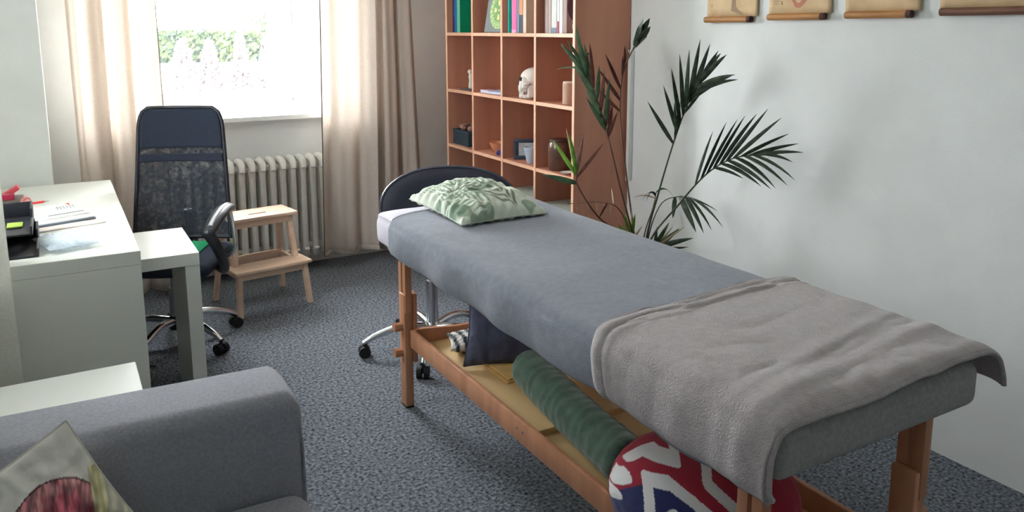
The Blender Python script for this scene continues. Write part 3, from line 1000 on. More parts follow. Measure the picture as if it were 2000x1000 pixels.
def bolster(p0, p1, r, nseg=90, n=36):
    p0, p1 = Vector(p0), Vector(p1)
    ax = (p1 - p0).normalized()
    a = ax.cross(Vector((0, 0, 1))).normalized()
    b = ax.cross(a)
    V, F = [], []
    for i in range(nseg + 1):
        t = i / nseg
        e = min(1, min(t, 1 - t) / .035)
        er = math.sqrt(max(.02, 1 - (1 - e) ** 2))
        sag = -.012 * math.sin(PI * t)
        for k in range(n):
            q = 2 * PI * k / n
            rr_ = r * er * (1 + .032 * math.sin(t * 95 + 4. * nz(t * 8, q * .8)) * (.6 + .4 * nz(t * 12, q * 1.3)) + .05 * nz(t * 7, math.cos(q) * 1.3, math.sin(q) * 1.3))
            V.append(tuple(p0 + ax * (p1 - p0).length * t + (a * math.cos(q) + b * math.sin(q)) * rr_ + Vector((0, 0, sag))))
    for i in range(nseg):
        for k in range(n):
            F.append((i * n + k, i * n + (k + 1) % n, (i + 1) * n + (k + 1) % n, (i + 1) * n + k))
    F.append(tuple(range(n - 1, -1, -1)))
    F.append(tuple(range(nseg * n, nseg * n + n)))
    return V, F


bo = thing('bolster', 'long dark green velvet bolster lying in the tray', 'bolster', (1.33, 1.95, .272))
obj('cloth', bolster((1.345, 2.215, .347), (1.256, 1.525, .347), .068), m_velvet, bo, 60)

# round cushion with red, white and navy geometric print
pc = thing('pouf_cushion', 'plump red white and navy geometric cushion at the near end of the tray', 'cushion', (1.33, 1.36, .272))
PC = Vector((1.280, 1.290, .393))
PR = (.215, .215, .120)
pe = Vector((.865, -.501, 0))            # print axes on the side facing the room
pn_ = Vector((-.4946, -.853, .165))
pu = pn_.cross(pe) * -1 if pn_.cross(pe).z < 0 else pn_.cross(pe)
WHITE = [([(-48, -24), (-45, 28), (-10, 31), (22, 16), (57, -8), (50, -46)], 16), ([(-104, 2), (-76, 20)], 15), ([(-125, -47), (-94, -12)], 15),
         ([(-73, 41), (-45, 55), (11, 55), (31, 104)], 14), ([(-59, 60), (-27, 95), (22, 107)], 6), ([(71, 79), (53, 37), (99, 2), (130, -43)], 16),
         ([(130, -43), (151, 16)], 11), ([(85, -40), (106, -60)], 9), ([(-62, -48), (-10, -8), (29, -48), (60, -80)], 21), ([(-30, -95), (-8, -66), (14, -95)], 16)]


def segd(px, py, a, b):
    vx, vy = b[0] - a[0], b[1] - a[1]
    t = max(0, min(1, ((px - a[0]) * vx + (py - a[1]) * vy) / (vx * vx + vy * vy)))
    return math.hypot(px - a[0] - t * vx, py - a[1] - t * vy)


def geo(d):
    """d: offset from the cushion's centre in metres"""
    RED, WH, NV = (146, 34, 52), (212, 212, 212), (38, 44, 88)
    a, b = d.dot(pe) * 777 + 72, d.dot(pu) * 777 - 25
    if d.dot(pn_) < -.03:
        return RED
    for pl_, wd in WHITE:
        for p, q in zip(pl_, pl_[1:]):
            if segd(a, b, p, q) < wd / 2:
                return WH
    if ((a + 15) / 100) ** 2 + ((b + 66) / 92) ** 2 < 1:
        return NV
    return RED


V, F, C_ = [], [], []
nU, nV = 380, 230
for j in range(nV + 1):
    th_ = PI * j / nV
    for i in range(nU):
        ph = 2 * PI * i / nU
        d = Vector((math.sin(th_) * math.cos(ph), math.sin(th_) * math.sin(ph), math.cos(th_)))
        k = 1 / (abs(d.x) ** 2.3 + abs(d.y) ** 2.3 + abs(d.z) ** 2.3) ** (1 / 2.3)
        k *= 1 + .012 * nz(d.x * 6, d.y * 6, d.z * 6)
        o_ = Vector((d.x * k * PR[0], d.y * k * PR[1], d.z * k * PR[2]))
        C_.append(lin(geo(o_)))
        p = PC + o_
        p.z = max(.2735, p.z)
        if p.z < .336:
            p.x = max(1.159, p.x)
        V.append(tuple(p))
for j in range(nV):
    for i in range(nU):
        F.append((j * nU + i, (j + 1) * nU + i, (j + 1) * nU + (i + 1) % nU, j * nU + (i + 1) % nU))
obj('cloth', (V, F), m_col, pc, 60, C_)


# ------------------------------------------------------------------ rolling bases
def star_base(par, cx, cy, a0, rad_, hub, arm_m, n=5):
    for k in range(n):
        a = a0 + k * 2 * PI / n
        dx, dy_ = math.cos(a), math.sin(a)
        L = [(cx + dx * .03, cy + dy_ * .03, hub), (cx + dx * rad_ * .45, cy + dy_ * rad_ * .45, hub + .012), (cx + dx * rad_ * .8, cy + dy_ * rad_ * .8, hub - .018), (cx + dx * rad_, cy + dy_ * rad_, hub - .05)]
        ar = obj('base_arm', tube(smoothline(L, 5), [.021 - .008 * i / 15 for i in range(16)], 10), arm_m, par, 60)
        wx, wy = cx + dx * (rad_ - .005), cy + dy_ * (rad_ - .005)
        sx_, sy_ = -dy_, dx
        cs_ = obj('caster', mb(*[tube([(wx + sx_ * s0, wy + sy_ * s0, .027), (wx + sx_ * s1, wy + sy_ * s1, .027)], .027, 14) for s0, s1 in ((-.027, -.006), (.006, .027))]), m_rubber, par, 40)
        obj('caster_fork', mb(tube([(wx, wy, .03), (wx, wy, hub - .045)], .008, 8), tube([(wx + sx_ * -.02, wy + sy_ * -.02, .027), (wx + sx_ * .02, wy + sy_ * .02, .027)], .006, 8)), m_black, cs_)


# office chair
CX, CY_ = .425, 3.965
ch = thing('office_chair', 'black mesh high back office chair behind the desk', 'office chair', (CX, CY_, 0))
star_base(ch, CX, CY_, R(-58), .30, .115, m_chrome)
obj('hub', lathe([(.034, .075), (.036, .09), (.036, .125), (.028, .14)], (CX, CY_, 0), 20), m_black, ch)
obj('gas_column', mb(tube([(CX, CY_, .13), (CX, CY_, .28)], .026, 16), tube([(CX, CY_, .28), (CX, CY_, .365)], .016, 16)), m_pchrome, ch)
cm = Matrix.Translation((CX, CY_, 0)) @ Matrix.Rotation(R(-25), 4, 'Z')     # local: front is -y
obj('mechanism', xf(bx(-.09, .09, -.1, .1, .36, .39, .01), cm), m_black, ch)
obj('seat', xf(bx(-.235, .235, -.235, .215, .39, .450, .028, 4), cm), m_fabric, ch, 60)


def backfn(u, v):
    x = (u - .5) * 2
    z = .475 + .64 * v
    wv = .232 - .035 * v
    if v > .80:
        k = (v - .80) / .2
        wv = .204 - .05 * (1 - math.sqrt(max(0, 1 - k * k)))
    yy = .205 + .02 * math.sin(v * PI * .9) + .035 * v + .05 * v * v - .04 * (1 - x * x) * 0 + .03 * (x * x) * -.8
    return cm @ Vector((x * wv, yy, z))


solid(obj('mesh_back', sheet(30, 40, backfn), m_mesh, ch, 60), .002)
edge = [backfn(0, k / 30) for k in range(31)] + [backfn(k / 20, 1) for k in range(1, 21)] + [backfn(1, 1 - k / 30) for k in range(1, 31)] + [backfn(1 - k / 20, 0) for k in range(1, 21)]
obj('back_frame', tube(edge, .010, 8), m_black, ch, 60)
solid(obj('headrest_panel', sheet(30, 16, lambda u, v: Vector(backfn(.02 + .96 * u, 0.69 + .30 * v)) + (cm.to_3x3() @ Vector((0, -.007, 0)))), m_fabric, ch, 60), .006)
solid(obj('lumbar_band', sheet(30, 6, lambda u, v: Vector(backfn(.02 + .96 * u, .585 + .06 * v)) + (cm.to_3x3() @ Vector((0, -.006, 0)))), m_fabric, ch, 60), .006)
obj('back_support', tube([tuple(cm @ Vector(p)) for p in ((0, .05, .375), (0, .25, .385), (0, .29, .46), (0, .275, .60))], .02, 10), m_black, ch, 60)
for s in (-1, 1):
    am = [(s * .268, .07, .652), (s * .272, -.05, .672), (s * .268, -.18, .655), (s * .260, -.30, .608)]
    ap = obj('armrest', xf(sheet(1, 1, lambda u, v: (0, 0, 0)), Matrix.Identity(4)), m_black, ch)
    L = smoothline([tuple(cm @ Vector(p)) for p in am], 6)
    secs = []
    sdv = cm.to_3x3() @ Vector((1, 0, 0))
    VV, FF = [], []
    for i, p in enumerate(L):
        wd = .038 * (.65 + .35 * math.sin(PI * i / (len(L) - 1)))
        for k in range(12):
            q = 2 * PI * k / 12
            VV.append(tuple(p + sdv * wd * math.cos(q) + Vector((0, 0, 1)) * .018 * math.sin(q)))
    for i in range(len(L) - 1):
        for k in range(12):
            FF.append((i * 12 + k, i * 12 + (k + 1) % 12, (i + 1) * 12 + (k + 1) % 12, (i + 1) * 12 + k))
    FF += [tuple(range(11, -1, -1)), tuple(range((len(L) - 1) * 12, len(L) * 12))]
    me = ap.data
    me.clear_geometry()
    me.from_pydata(VV, [], FF)
    me.polygons.foreach_set('use_smooth', [True] * len(me.polygons))
    obj('armrest_silver_strip', tube([p + Vector((0, 0, .0085)) for p in L[2:-2]], .014, 10), m_pchrome, ap, 60)  # silver strip along the top of the black armrest
    obj('armrest_post', tube(smoothline([tuple(cm @ Vector(p)) for p in ((s * .260, -.285, .612), (s * .285, -.265, .55), (s * .290, -.18, .45), (s * .26, -.08, .385), (s * .20, .0, .38))], 5), [.026 - .0004 * i for i in range(21)], 10), m_black, ch, 60)
    obj('armrest_strut', tube(smoothline([tuple(cm @ Vector(p)) for p in ((s * .268, .05, .648), (s * .285, .03, .55), (s * .285, .02, .45), (s * .20, .03, .38))], 5), .010, 8), m_chrome, ch, 60)
gs = thing('seat_cushion', 'bright green thin cushion on the office chair seat', 'cushion', (CX, CY_, .451))
vf, cs = cushion(.34, .38, .05, cm @ Matrix.Translation((-.03, -.02, .455)), lambda u, v, s: (22, 148, 96), 24, .03, .002, .35, 0., .2)
obj('cloth', vf, m_green, gs, 60)

# work stool with an oval backrest behind the massage table
SX, SY = 1.46, 3.27
ws = thing('work_stool', 'chrome rolling work stool with a dark oval backrest behind the massage table', 'stool', (SX, SY, 0))
star_base(ws, SX, SY, R(166), .325, .115, m_chrome)
obj('hub', lathe([(.034, .075), (.036, .09), (.036, .13), (.03, .14)], (SX, SY, 0), 20), m_chrome, ws)
obj('gas_column', mb(tube([(SX, SY, .13), (SX, SY, .34)], .028, 18), tube([(SX, SY, .34), (SX, SY, .52)], .018, 18)), m_chrome, ws)
obj('seat', lathe([(.17, .50), (.20, .51), (.21, .535), (.205, .56), (.18, .575), (.001, .58)], (SX + .05, SY + .06, 0), 36), m_leather, ws, 60)
bmx = Matrix.Translation((1.655, 3.47, .622)) @ Matrix.Rotation(R(-24), 4, 'Z') @ Matrix.Rotation(R(-16), 4, 'X')


def backpad(rx, rz, t):
    V, F = [], []
    n, rings = 48, 10
    for side in (-1, 1):
        for j in range(rings + 1):
            rr_ = max(1e-3, j / rings)
            for k in range(n):
                q = 2 * PI * k / n
                x = rx * rr_ * abs(math.cos(q)) ** .9 * (1 if math.cos(q) > 0 else -1)
                z = rz * rr_ * abs(math.sin(q)) ** .9 * (1 if math.sin(q) > 0 else -1)
                y = side * t * (1 - rr_ ** 6) - .35 * x * x
                V.append((x, y, z))
    m_ = (rings + 1) * n
    for s in range(2):
        for j in range(rings):
            for k in range(n):
                q = [s * m_ + j * n + k, s * m_ + j * n + (k + 1) % n, s * m_ + (j + 1) * n + (k + 1) % n, s * m_ + (j + 1) * n + k]
                F.append(tuple(q) if s else tuple(reversed(q)))
    return V, F


obj('backrest', xf(backpad(.335, .205, .03), bmx), m_leather, ws, 60)
obj('backrest_piping', tube([tuple(bmx @ Vector((.338 * abs(math.cos(q)) ** .9 * (1 if math.cos(q) > 0 else -1), -.35 * .114 * math.cos(q) ** 2, .208 * abs(math.sin(q)) ** .9 * (1 if math.sin(q) > 0 else -1)))) for q in [2 * PI * k / 60 for k in range(61)]], .007, 6, False), m_piping, ws, 60)
obj('backrest_arm', tube(smoothline([(SX + .05, SY + .06, .51), (1.60, 3.50, .50), (1.67, 3.53, .60), (1.665, 3.51, .68)], 6), .014, 8), m_chrome, ws, 60)

# ------------------------------------------------------------------ step stool
ss = thing('step_stool', 'light birch two step stool in front of the radiator', 'step stool', (.92, 4.37, 0))
sm = Matrix.Translation((.919, 4.372, 0)) @ Matrix.Rotation(R(9.5), 4, 'Z')


def sleg(a, b, wx_=.034, wy_=.024):
    a, b = Vector(a), Vector(b)
    V = []
    for p in (a, b):
        for dx, dy_ in ((-1, -1), (1, -1), (1, 1), (-1, 1)):
            V.append(tuple(sm @ (p + Vector((dx * wy_ / 2, dy_ * wx_ / 2, 0)))))
    return V, [(3, 2, 1, 0), (4, 5, 6, 7), (0, 1, 5, 4), (1, 2, 6, 5), (2, 3, 7, 6), (3, 0, 4, 7)]


for s in (-1, 1):
    obj('leg', sleg((s * .197, .180, 0), (s * .158, .105, .482)), m_pine, ss, 0)
    obj('leg', sleg((s * .197, -.188, 0), (s * .182, -.165, .226)), m_pine, ss, 0)
    obj('upper_leg', sleg((s * .172, -.085, .205), (s * .155, -.040, .482)), m_pine, ss, 0)
    obj('side_rail', xf(bx(s * .182 - .009, s * .182 + .009, -.17, .155, .196, .228, .002), sm), m_pine, ss)
top = obj('top_board', xf(mb(bx(-.198, .198, -.082, -.001, .482, .50, .004), bx(-.198, .198, .021, .138, .482, .50, .004), bx(-.198, -.05, -.001, .021, .482, .50), bx(.05, .198, -.001, .021, .482, .50)), sm), m_pine, ss)
obj('hand_slot_shade', xf(bx(-.05, .05, -.001, .021, .482, .487), sm), m_dark, top, 0)  # dark plate painting the shade within the slot
obj('top_apron', xf(bx(-.155, .155, -.066, -.050, .445, .482, .002), sm), m_pine, ss)
obj('top_apron', xf(bx(-.155, .155, .096, .112, .445, .482, .002), sm), m_pine, ss)
obj('step_board', xf(bx(-.213, .213, -.205, -.045, .228, .246, .004), sm), m_pine, ss)
obj('step_apron', xf(bx(-.175, .175, -.178, -.162, .19, .228, .002), sm), m_pine, ss)
obj('step_apron', xf(bx(-.178, .178, .128, .144, .19, .24, .002), sm), m_pine, ss)

# ------------------------------------------------------------------ desk with pull-out panel
dk = thing('desk', 'white laminate desk with a lower pull-out panel', 'desk', (-.1, 3.66, 0))
obj('desktop', bx(-.43, .215, 2.915, 4.413, .702, .75, .0015, 1), m_white, dk, 30)
obj('end_panel', bx(-.43, .214, 2.916, 2.964, 0, .7015, .0012, 1), m_white, dk, 30)
obj('end_panel', bx(-.43, .214, 4.364, 4.412, 0, .7015, .0012, 1), m_white, dk, 30)
obj('rear_panel', bx(-.428, -.41, 2.964, 4.364, .25, .7015), m_white, dk, 0)
po = obj('pull_out_panel', bx(-.05, .432, 3.128, 3.572, .611, .66, .0015, 1), m_white, dk, 30)
obj('panel_leg', bx(.380, .4315, 3.129, 3.571, 0.004, .6105, .0012, 1), m_white, po, 30)
obj('runner', bx(-.05, .0, 3.14, 3.56, .66, .7015), m_white, po, 0)
lc = thing('low_cabinet', 'low white cabinet between the desk and the sofa', 'cabinet', (-.14, 2.4, 0))
obj('body', bx(-.42, .142, 2.10, 2.53, 0, .472, .002, 1), m_white, lc, 30)
obj('top', bx(-.425, .150, 2.095, 2.55, .4725, .50, .002, 1), m_white, lc, 30)
cbx = thing('power_cable', 'tangle of grey cable on the carpet under the desk', 'cable', (.30, 3.6, 0))
obj('cable', tube(smoothline([(.10, 3.95, .008), (.2, 3.8, .01), (.28, 3.62, .008), (.22, 3.5, .012), (.12, 3.62, .01), (.20, 3.75, .018), (.30, 3.70, .01)], 8), .006, 6), mat('grey_cable', (120, 118, 112), .5), cbx, 60)

# things on the desk
Z = .7505
lt = thing('letter_tray', 'black plastic letter tray at the left edge of the desk', 'tray', (-.2, 3.2, Z))


def ltray(z):
    return mb(bx(-.40, -.085, 3.0, 3.30, z, z + .006, .001), bx(-.40, -.085, 3.294, 3.30, z, z + .06, .002), bx(-.40, -.394, 3.0, 3.3, z, z + .06, .002), bx(-.092, -.085, 3.16, 3.30, z, z + .06, .002), bx(-.092, -.085, 3.0, 3.16, z, z + .03, .002))


obj('lower_tier', ltray(Z), m_black, lt)
obj('upper_tier', xf(ltray(Z + .07), Matrix.Translation((-.012, .03, 0))), m_black, lt)
for a in ((-.39, 3.02), (-.39, 3.29), (-.10, 3.29)):
    obj('post', bx(a[0] - .005, a[0] + .005, a[1] - .005, a[1] + .005, Z + .03, Z + .072), m_black, lt)
ln = thing('sticky_notes', 'lime green sticky notes in the black letter tray', 'sticky notes', (-.15, 3.2, Z))
obj('sheets', bx(-.175, -.128, 3.13, 3.20, Z + .0785, Z + .084, .001), mat('lime_paper', (136, 156, 66), .8), ln)
pb = thing('plastic_pouch', 'clear bluish plastic pouch beside the letter tray', 'pouch', (-.07, 3.1, Z))
vf, cs = cushion(.16, .22, .03, Matrix.Translation((-.005, 3.12, Z + .018)) @ Matrix.Rotation(R(15), 4, 'Z'), lambda u, v, s: (200, 216, 226), 26, .05, .005, .4)
obj('film', vf, see_through('pouch_film', (206, 220, 232), .45, .15), pb, 60)
mg = thing('magazine', 'thin magazine with a pinkish cover at the bottom of the pile on the desk', 'magazine', (0, 3.45, Z))
gm = Matrix.Translation((-.03, 3.52, Z)) @ Matrix.Rotation(R(14), 4, 'Z')
obj('cover', xf(bx(-.14, .14, -.14, .14, 0, .006, .001), gm), mat('magazine_cover', (206, 186, 176), .4, var=.1, scale=12, rgb2=(226, 222, 220)), mg)
nb = thing('notebook', 'grey spiral notebook under the open planner on the desk', 'notebook', (-.02, 3.56, Z))
gm = Matrix.Translation((-.045, 3.57, Z + .0065)) @ Matrix.Rotation(R(17), 4, 'Z')
obj('cover', xf(bx(-.12, .12, -.13, .11, 0, .007, .001), gm), mat('slate_cover', (96, 106, 118), .6), nb)
obj('pages', xf(bx(-.115, .115, -.125, .105, .0072, .013, .001), gm), m_paint, nb)
plr = thing('planner', 'open white spiral planner on top of the pile on the desk', 'planner', (-.06, 3.62, Z))
gm = Matrix.Translation((-.07, 3.615, Z + .020)) @ Matrix.Rotation(R(20), 4, 'Z')
obj('pages', xf(bx(-.12, .12, -.13, -.004, 0, .009, .001), gm), m_paint, plr)
obj('pages', xf(bx(-.12, .12, .004, .12, 0, .007, .001), gm), m_paint, plr)
obj('bookmark', xf(bx(-.02, .11, -.105, -.095, .009, .0105), gm), mat('grey_ink', (118, 128, 126), .7), plr)
for k in list(range(-9, -3)) + list(range(4, 10)):
    obj('ring', tube([tuple(gm @ Vector((k * .012, .010 * math.cos(q), .009 + .010 * math.sin(q)))) for q in [PI * j / 6 for j in range(7)]], .0016, 5), m_chrome, plr)
pn = thing('pen', 'red pen lying along the planner spine', 'pen', (-.1, 3.75, Z))
obj('barrel', tube([(-.20, 3.735, .790), (-.07, 3.785, .788)], .005, 8), mat('red_plastic', (226, 60, 62), .35), pn)
obj('tip', tube([(-.07, 3.785, .788), (-.05, 3.793, .787)], [.005, .001], 8), m_chrome, pn)
pn = thing('marker', 'short red marker with a silver clip beside the planner rings', 'marker', (0, 3.78, Z))
obj('barrel', tube([(-.055, 3.795, .759), (.02, 3.815, .759)], .008, 10), mat('red_plastic_matt', (222, 74, 70), .4), pn)
obj('clip', bx(-.03, .0, 3.80, 3.805, .7675, .7695), m_chrome, pn)
hp = thing('hole_punch', 'red hole punch at the back of the desk', 'hole punch', (-.2, 4.02, Z))
obj('base', bx(-.28, -.150, 3.96, 4.08, Z, Z + .025, .004), mat('grey_metal', (120, 116, 108), .4), hp)
obj('lever', xf(bx(-.07, .055, -.03, .03, 0, .02, .004), Matrix.Translation((-.205, 4.03, Z + .032)) @ Matrix.Rotation(R(-32), 4, 'Y') @ Matrix.Translation((0, 0, .0))), mat('red_gloss', (204, 74, 88), .35), hp)
obj('chip_box', bx(-.225, -.18, 3.955, 3.985, Z + .026, Z + .05, .002), mat('crimson_gloss', (168, 32, 72), .35), hp)
tp = thing('tape_roll', 'small pink roll of tape standing on the desk', 'tape', (-.137, 3.87, Z))
obj('ring', tube([(-.137 + .018 * math.cos(q) * .9, 3.87 + .012 * math.cos(q), Z + .026 + .021 * math.sin(q)) for q in [2 * PI * k / 20 for k in range(21)]], .005, 6, False), mat('pink_tape', (216, 138, 140), .4), tp)
obj('core', tube([(-.139, 3.866, Z + .026), (-.135, 3.874, Z + .026)], .016, 14), mat('pale_pink', (222, 166, 164), .5), tp)


# ------------------------------------------------------------------ sofa
sf = thing('sofa', 'grey upholstered sofa with a wide padded arm in the foreground', 'sofa', (0, 1.2, 0))


def armfn():
    V, F = bx(XL + .02, .462, 1.800, 2.030, .06, .652, .042, 6)
    out = []
    for x, y, z in V:
        k = max(0, (z - .4) / .25)
        z2 = z + (.010 * math.sin((x + .4) * 3.4) * k) - (.034 * max(0, (x - .33) / .13) ** 2 if z > .55 else 0)
        y2 = y + .006 * math.sin(x * 9) * k
        out.append((x, y2, z2))
    return out, F


ar = obj('arm', armfn(), m_sofa, sf, 60)
obj('arm_piping', tube(smoothline([(XL + .03, 1.803, .602), (.0, 1.803, .606), (.30, 1.803, .604), (.42, 1.806, .592), (.452, 1.812, .54), (.458, 1.812, .40), (.458, 1.812, .10)], 6), .0035, 6), m_sofa, ar, 60)
obj('seat_base', bx(XL + .02, .440, .3, 1.798, .06, .27, .02, 3), m_sofa, sf, 60)


def seatc(y0, y1):
    V, F = bx(XL + .17, .452, y0, y1, .272, .412, .045, 5)
    return [(x, y, z + (.018 * math.sin(PI * (y - y0) / (y1 - y0)) * (1 if z > .35 else 0)) - (.016 * max(0, (x - .30) / .15) if z > .35 else 0)) for x, y, z in V], F


obj('seat_cushion', seatc(1.06, 1.796), m_sofa, sf, 60)
obj('seat_cushion', seatc(.32, 1.054), m_sofa, sf, 60)
obj('backrest', bx(XL + .01, XL + .17, .3, 1.798, .27, .80, .05, 4), m_sofa, sf, 60)
obj('arm', bx(XL + .02, .462, .08, .298, .06, .652, .055, 5), m_sofa, sf, 60)
for a in ((-.36, .18), (.38, .18), (-.36, 1.92), (.38, 1.92)):
    obj('foot', bx(a[0] - .03, a[0] + .03, a[1] - .03, a[1] + .03, 0, .062, .004), m_black, sf)


def birdprint(u, v, side):
    c = [238, 236, 226]
    ct, st_ = math.cos(R(26)), math.sin(R(26))
    X_, Z_ = -.109 + .17 * (u * ct - v * st_), .491 + .17 * (u * st_ + v * ct)
    px, py = 130 + 890 * (X_ + .031), 820 - 890 * (Z_ - .718)
    q = math.hypot((px - 102) / 86, (py - 1012) / 104)
    if py > 905 and px < 158 and q < 1:
        k = 1 + .5 * nz(px * .09, py * .018) + .35 * nz(px * .25, py * .06, 4)
        k = max(.55, min(1.25, k))
        g = min(1, max(0, (.86 - q + .3 * nz(px * .05, py * .05, 9)) / .3))
        c = [(192 - 4 * g) * k, (138 - 40 * g) * k, (138 - 26 * g) * k]
        if q > .97:
            c = [104, 74, 74]
    elif py > 905 and px >= 158:
        k = 1 + .4 * nz(px * .12, py * .03, 2)
        c = [198 * k, 192 * k, 148 * k] if px < 182 else [216 * k, 212 * k, 192 * k]
    return tuple(max(0, min(255, w_)) for w_ in c)



cu = thing('cushion', 'cream cushion with a maroon fan print leaning against the sofa arm', 'cushion', (-.06, 1.70, .42))
ccm = Matrix.Translation((-.106, 1.690, .495)) @ Matrix.Rotation(R(4), 4, 'Z') @ Matrix.Rotation(R(74), 4, 'X') @ Matrix.Rotation(R(26), 4, 'Z')
vf, cs = cushion(.34, .34, .11, ccm, birdprint, 150, .05, .014, .55, 3., 1., .25)
obj('cloth', vf, m_col, cu, 60, cs)
obj('seam', seam(.34, .34, ccm, .05, .0026), mat('cream_seam', (210, 208, 198), .9), cu)

# ------------------------------------------------------------------ palm
pa = thing('potted_palm', 'tall thin potted palm between the bookcase and the massage table', 'potted plant', (2.32, 2.78, 0))
obj('pot', lathe([(.10, 0), (.115, .01), (.14, .24), (.148, .25), (.148, .275), (.138, .275), (.13, .25)], (2.32, 2.78, 0), 30), m_pot, pa, 50)
obj('soil', lathe([(.128, .246), (.12, .252), (.001, .256)], (2.32, 2.78, 0), 24), m_soil, pa)
CAMV = Vector((-2.32, -2.78, .3)).normalized()


def leaflet(p, d, ln, wd, droop, m, par, nrm=None):
    d = Vector(d).normalized()
    side = d.cross(nrm or CAMV).normalized()
    up_ = side.cross(d)
    V, F = [], []
    n = 6
    for i in range(n + 1):
        t = i / n
        c_ = Vector(p) + d * ln * t + Vector((0, 0, -droop * ln * t * t))
        wv = wd * (math.sin(PI * min(1, .12 + .88 * t ** .8)) ** .7 if t < 1 else .02) * .5
        V += [tuple(c_ + side * wv + up_ * wv * .35), tuple(c_), tuple(c_ - side * wv + up_ * wv * .35)]
    for i in range(n):
        for k in (0, 1):
            F.append((i * 3 + k, i * 3 + k + 1, (i + 1) * 3 + k + 1, (i + 1) * 3 + k))
    return solid(obj('leaflet', (V, F), m, par, 60), .0008, 0.)


def frond(pts, r0, r1, mstem, leaves, mleaf):
    """leaves: (t along stem, angle from the stem tangent in degrees (positive: image left), length, width, droop[, material])"""
    L = smoothline(pts, 10)
    f_ = obj('frond', tube(L, [r0 + (r1 - r0) * i / (len(L) - 1) for i in range(len(L))], 6), mstem, pa, 60)
    for lf in leaves:
        t, an, ln, wd, dr = lf[:5]
        i = min(len(L) - 2, int(t * (len(L) - 1)))
        p = L[i].lerp(L[i + 1], t * (len(L) - 1) - i)
        tg = (L[i + 1] - L[i]).normalized()
        axis = -CAMV
        d = Matrix.Rotation(R(-an), 3, axis) @ tg
        d = d + CAMV * random.uniform(-.12, .18)
        leaflet(p, d, ln, wd, dr, lf[5] if len(lf) > 5 else mleaf, f_, (CAMV + Vector((random.uniform(-.5, .5), random.uniform(-.5, .5), random.uniform(-.3, .5)))).normalized())
    return f_


B = (2.32, 2.78, .25)
# F1: upright frond right of the bookcase
frond([B, (2.32, 2.764, .53), (2.33, 2.703, .758), (2.34, 2.623, 1.002), (2.34, 2.536, 1.189), (2.33, 2.43, 1.32)], .006, .002, m_stem,
      [(.60, 48, .23, .020, .0), (.62, 10, .18, .016, .0), (.65, 34, .22, .018, .0), (.69, 28, .26, .020, .0), (.73, 24, .29, .021, .0), (.77, 20, .29, .021, .0), (.81, 15, .28, .021, .0), (.85, 10, .25, .021, .02), (.89, 3, .23, .022, .06),
       (.93, -6, .22, .022, .12), (.80, -24, .26, .020, .18), (.84, -30, .25, .020, .22), (.88, -26, .24, .021, .20), (.74, -14, .16, .014, .1), (1.0, -4, .12, .018, .1), (.64, 22, .16, .016, 0.)], m_leafd)
# F2: frond reaching right along the wall
frond([B, (2.32, 2.742, .523), (2.38, 2.621, .721), (2.42, 2.495, .877), (2.46, 2.38, .960), (2.50, 2.25, .99)], .006, .002, m_stem,
      [(.52, 26, .32, .014, .10), (.56, 24, .34, .015, .10), (.60, 24, .34, .016, .10), (.65, 26, .32, .016, .10), (.70, 28, .31, .017, .10), (.75, 28, .30, .018, .02), (.80, 26, .28, .018, .04), (.85, 24, .26, .018, .08), (.90, 18, .23, .018, .10), (.95, 10, .20, .016, .15),
       (.66, -42, .13, .015, .25), (.71, -46, .18, .018, .3), (.76, -44, .20, .021, .3), (.81, -40, .20, .019, .32), (.87, -28, .20, .016, .3), (.93, -18, .18, .014, .35), (1.0, -4, .12, .014, .3)], m_leafd)
# F3: thin stem along the bookcase edge, brown leaflets and a dark top
frond([B, (2.30, 2.821, .52), (2.33, 2.94, .84), (2.30, 2.955, 1.133), (2.30, 2.927, 1.326), (2.285, 2.83, 1.43)], .005, .002, m_stemb,
      [(.585, 44, .15, .016, .0), (.63, 36, .18, .018, .0), (.68, 30, .18, .018, .0), (.74, 10, .10, .012, .0), (.76, -4, .12, .012, .0), (.80, 16, .10, .014, .0)], m_leafr)
tipm = frond([(2.30, 2.927, 1.326), (2.285, 2.84, 1.42), (2.275, 2.80, 1.46)], .003, .002, m_stemb,
             [(.5, 6, .13, .030, .02), (.6, -14, .15, .034, .05), (.75, -4, .15, .034, .02), (.9, 10, .12, .028, 0.), (.4, -18, .13, .022, .08), (.55, 16, .11, .020, .0)], m_leafd)
# F4: broad green frond in front of the bookcase side
frond([B, (2.30, 2.829, .518), (2.2, 2.818, .799), (2.15, 2.843, 1.016), (2.12, 2.917, 1.227), (2.1, 2.99, 1.345)], .005, .002, m_stemb,
      [(.60 + .026 * k, (12 if k % 2 else -10) + (3 if k % 2 else -12) * (1 if k < 8 else .5), .15 + .03 * (k % 3), .020, .0, m_leafg if (k % 4 or k > 10) else m_leafr) for k in range(15)]
      + [(.60, -34, .13, .014, .05, m_leafr), (.64, -26, .14, .014, .0, m_leafr), (1.0, 6, .13, .018, .0), (.97, -40, .14, .014, .5, m_leafr), (.94, 40, .16, .010, .3)], m_leafg)
# F5: bright young shoot
frond([B, (2.28, 2.815, .50), (2.08, 2.806, .66), (2.0, 2.857, .80), (2.0, 2.875, .86)], .005, .003, m_stemb,
      [(.96, 34, .19, .020, .0, m_leafb), (1.0, 4, .18, .020, .0, m_leafb), (.98, -16, .19, .016, .0, m_leafr), (.90, -34, .20, .016, .0, m_leafr), (.80, 62, .16, .026, .0, m_leafg), (.97, 14, .20, .010, -.1, m_leafp)], m_leafb)
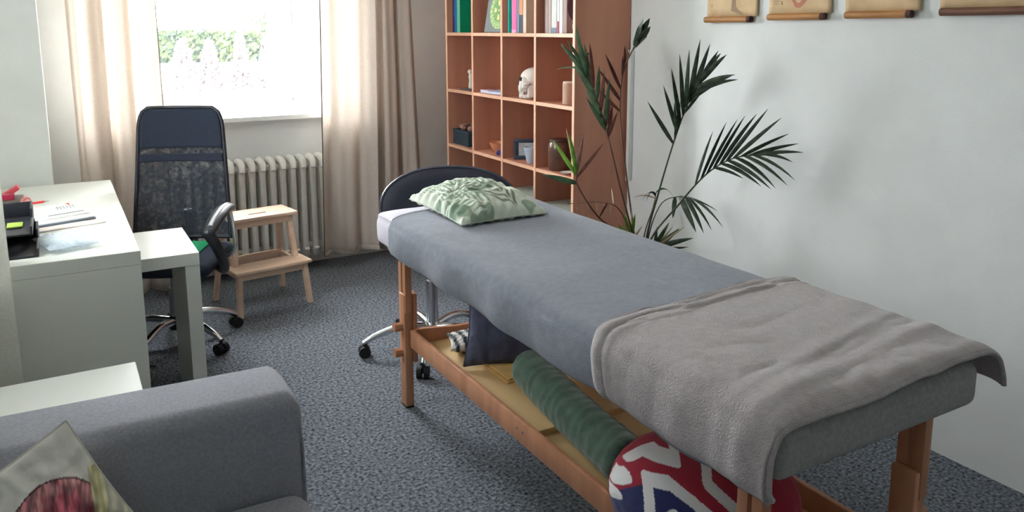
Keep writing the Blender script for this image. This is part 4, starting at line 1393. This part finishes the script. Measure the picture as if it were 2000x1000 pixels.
# F6: low drooping frond with leaflet glints painted as pale leaflets
frond([B, (2.28, 2.804, .50), (2.2, 2.814, .68), (2.15, 2.904, .705), (2.08, 3.06, .675)], .004, .0015, m_stemb,
      [(.62, 100, .07, .006, .0, m_leafp), (.70, 96, .07, .007, .0, m_leafp), (.78, 92, .06, .006, .0, m_leafp), (.86, 95, .06, .006, .0, m_leafp), (.94, 95, .06, .006, .0, m_leafp), (.66, 60, .08, .01, .2, m_leafr), (.58, -60, .1, .008, .2, m_leafp)], m_leafp)
# F7: small frond hanging to the right
frond([B, (2.32, 2.753, .533), (2.36, 2.718, .705), (2.40, 2.645, .752), (2.42, 2.58, .755)], .004, .0015, m_stem,
      [(.70, -110, .09, .020, .1), (.78, -70, .16, .030, .15), (.86, -46, .16, .020, .3), (.92, -28, .16, .014, .35), (.98, -14, .18, .012, .4), (.9, 0, .15, .008, .2)], m_leafd)
# F8: thin stem with bent strap leaves
frond([B, (2.30, 2.76, .53), (2.30, 2.70, .70), (2.29, 2.668, .78)], .004, .0015, m_stemb,
      [(.95, 50, .10, .010, .9), (.9, 30, .12, .012, 1.0), (1.0, -30, .12, .010, .8), (.85, 70, .12, .008, .4, m_leafp)], m_leafg)
# tufts near the pot
frond([B, (2.29, 2.83, .44), (2.285, 2.835, .52)], .012, .004, m_stem,
      [(.9, 30, .12, .020, .1, m_leafb), (.95, 8, .14, .022, .0, m_leafb), (1.0, -12, .13, .020, .0, m_leafb), (.9, -30, .11, .012, .1, m_leafp), (.85, 60, .12, .010, .2, m_leafp), (1.0, 44, .10, .010, .1, m_leafp), (.95, -4, .15, .008, 0., m_leafp)], m_leafb)
frond([B, (2.33, 2.75, .42), (2.345, 2.735, .50)], .014, .006, m_stem,
      [(.9, -30, .16, .024, .0, m_leafg), (.95, -48, .20, .026, .1, m_leafd), (1.0, -12, .14, .020, .0, m_leafg), (.9, -64, .16, .016, .0, m_leafd), (1.0, -36, .17, .012, .0, m_leafp), (1.0, 10, .10, .016, .0, m_leafg), (.95, -22, .14, .010, .0, m_leafp)], m_leafg)
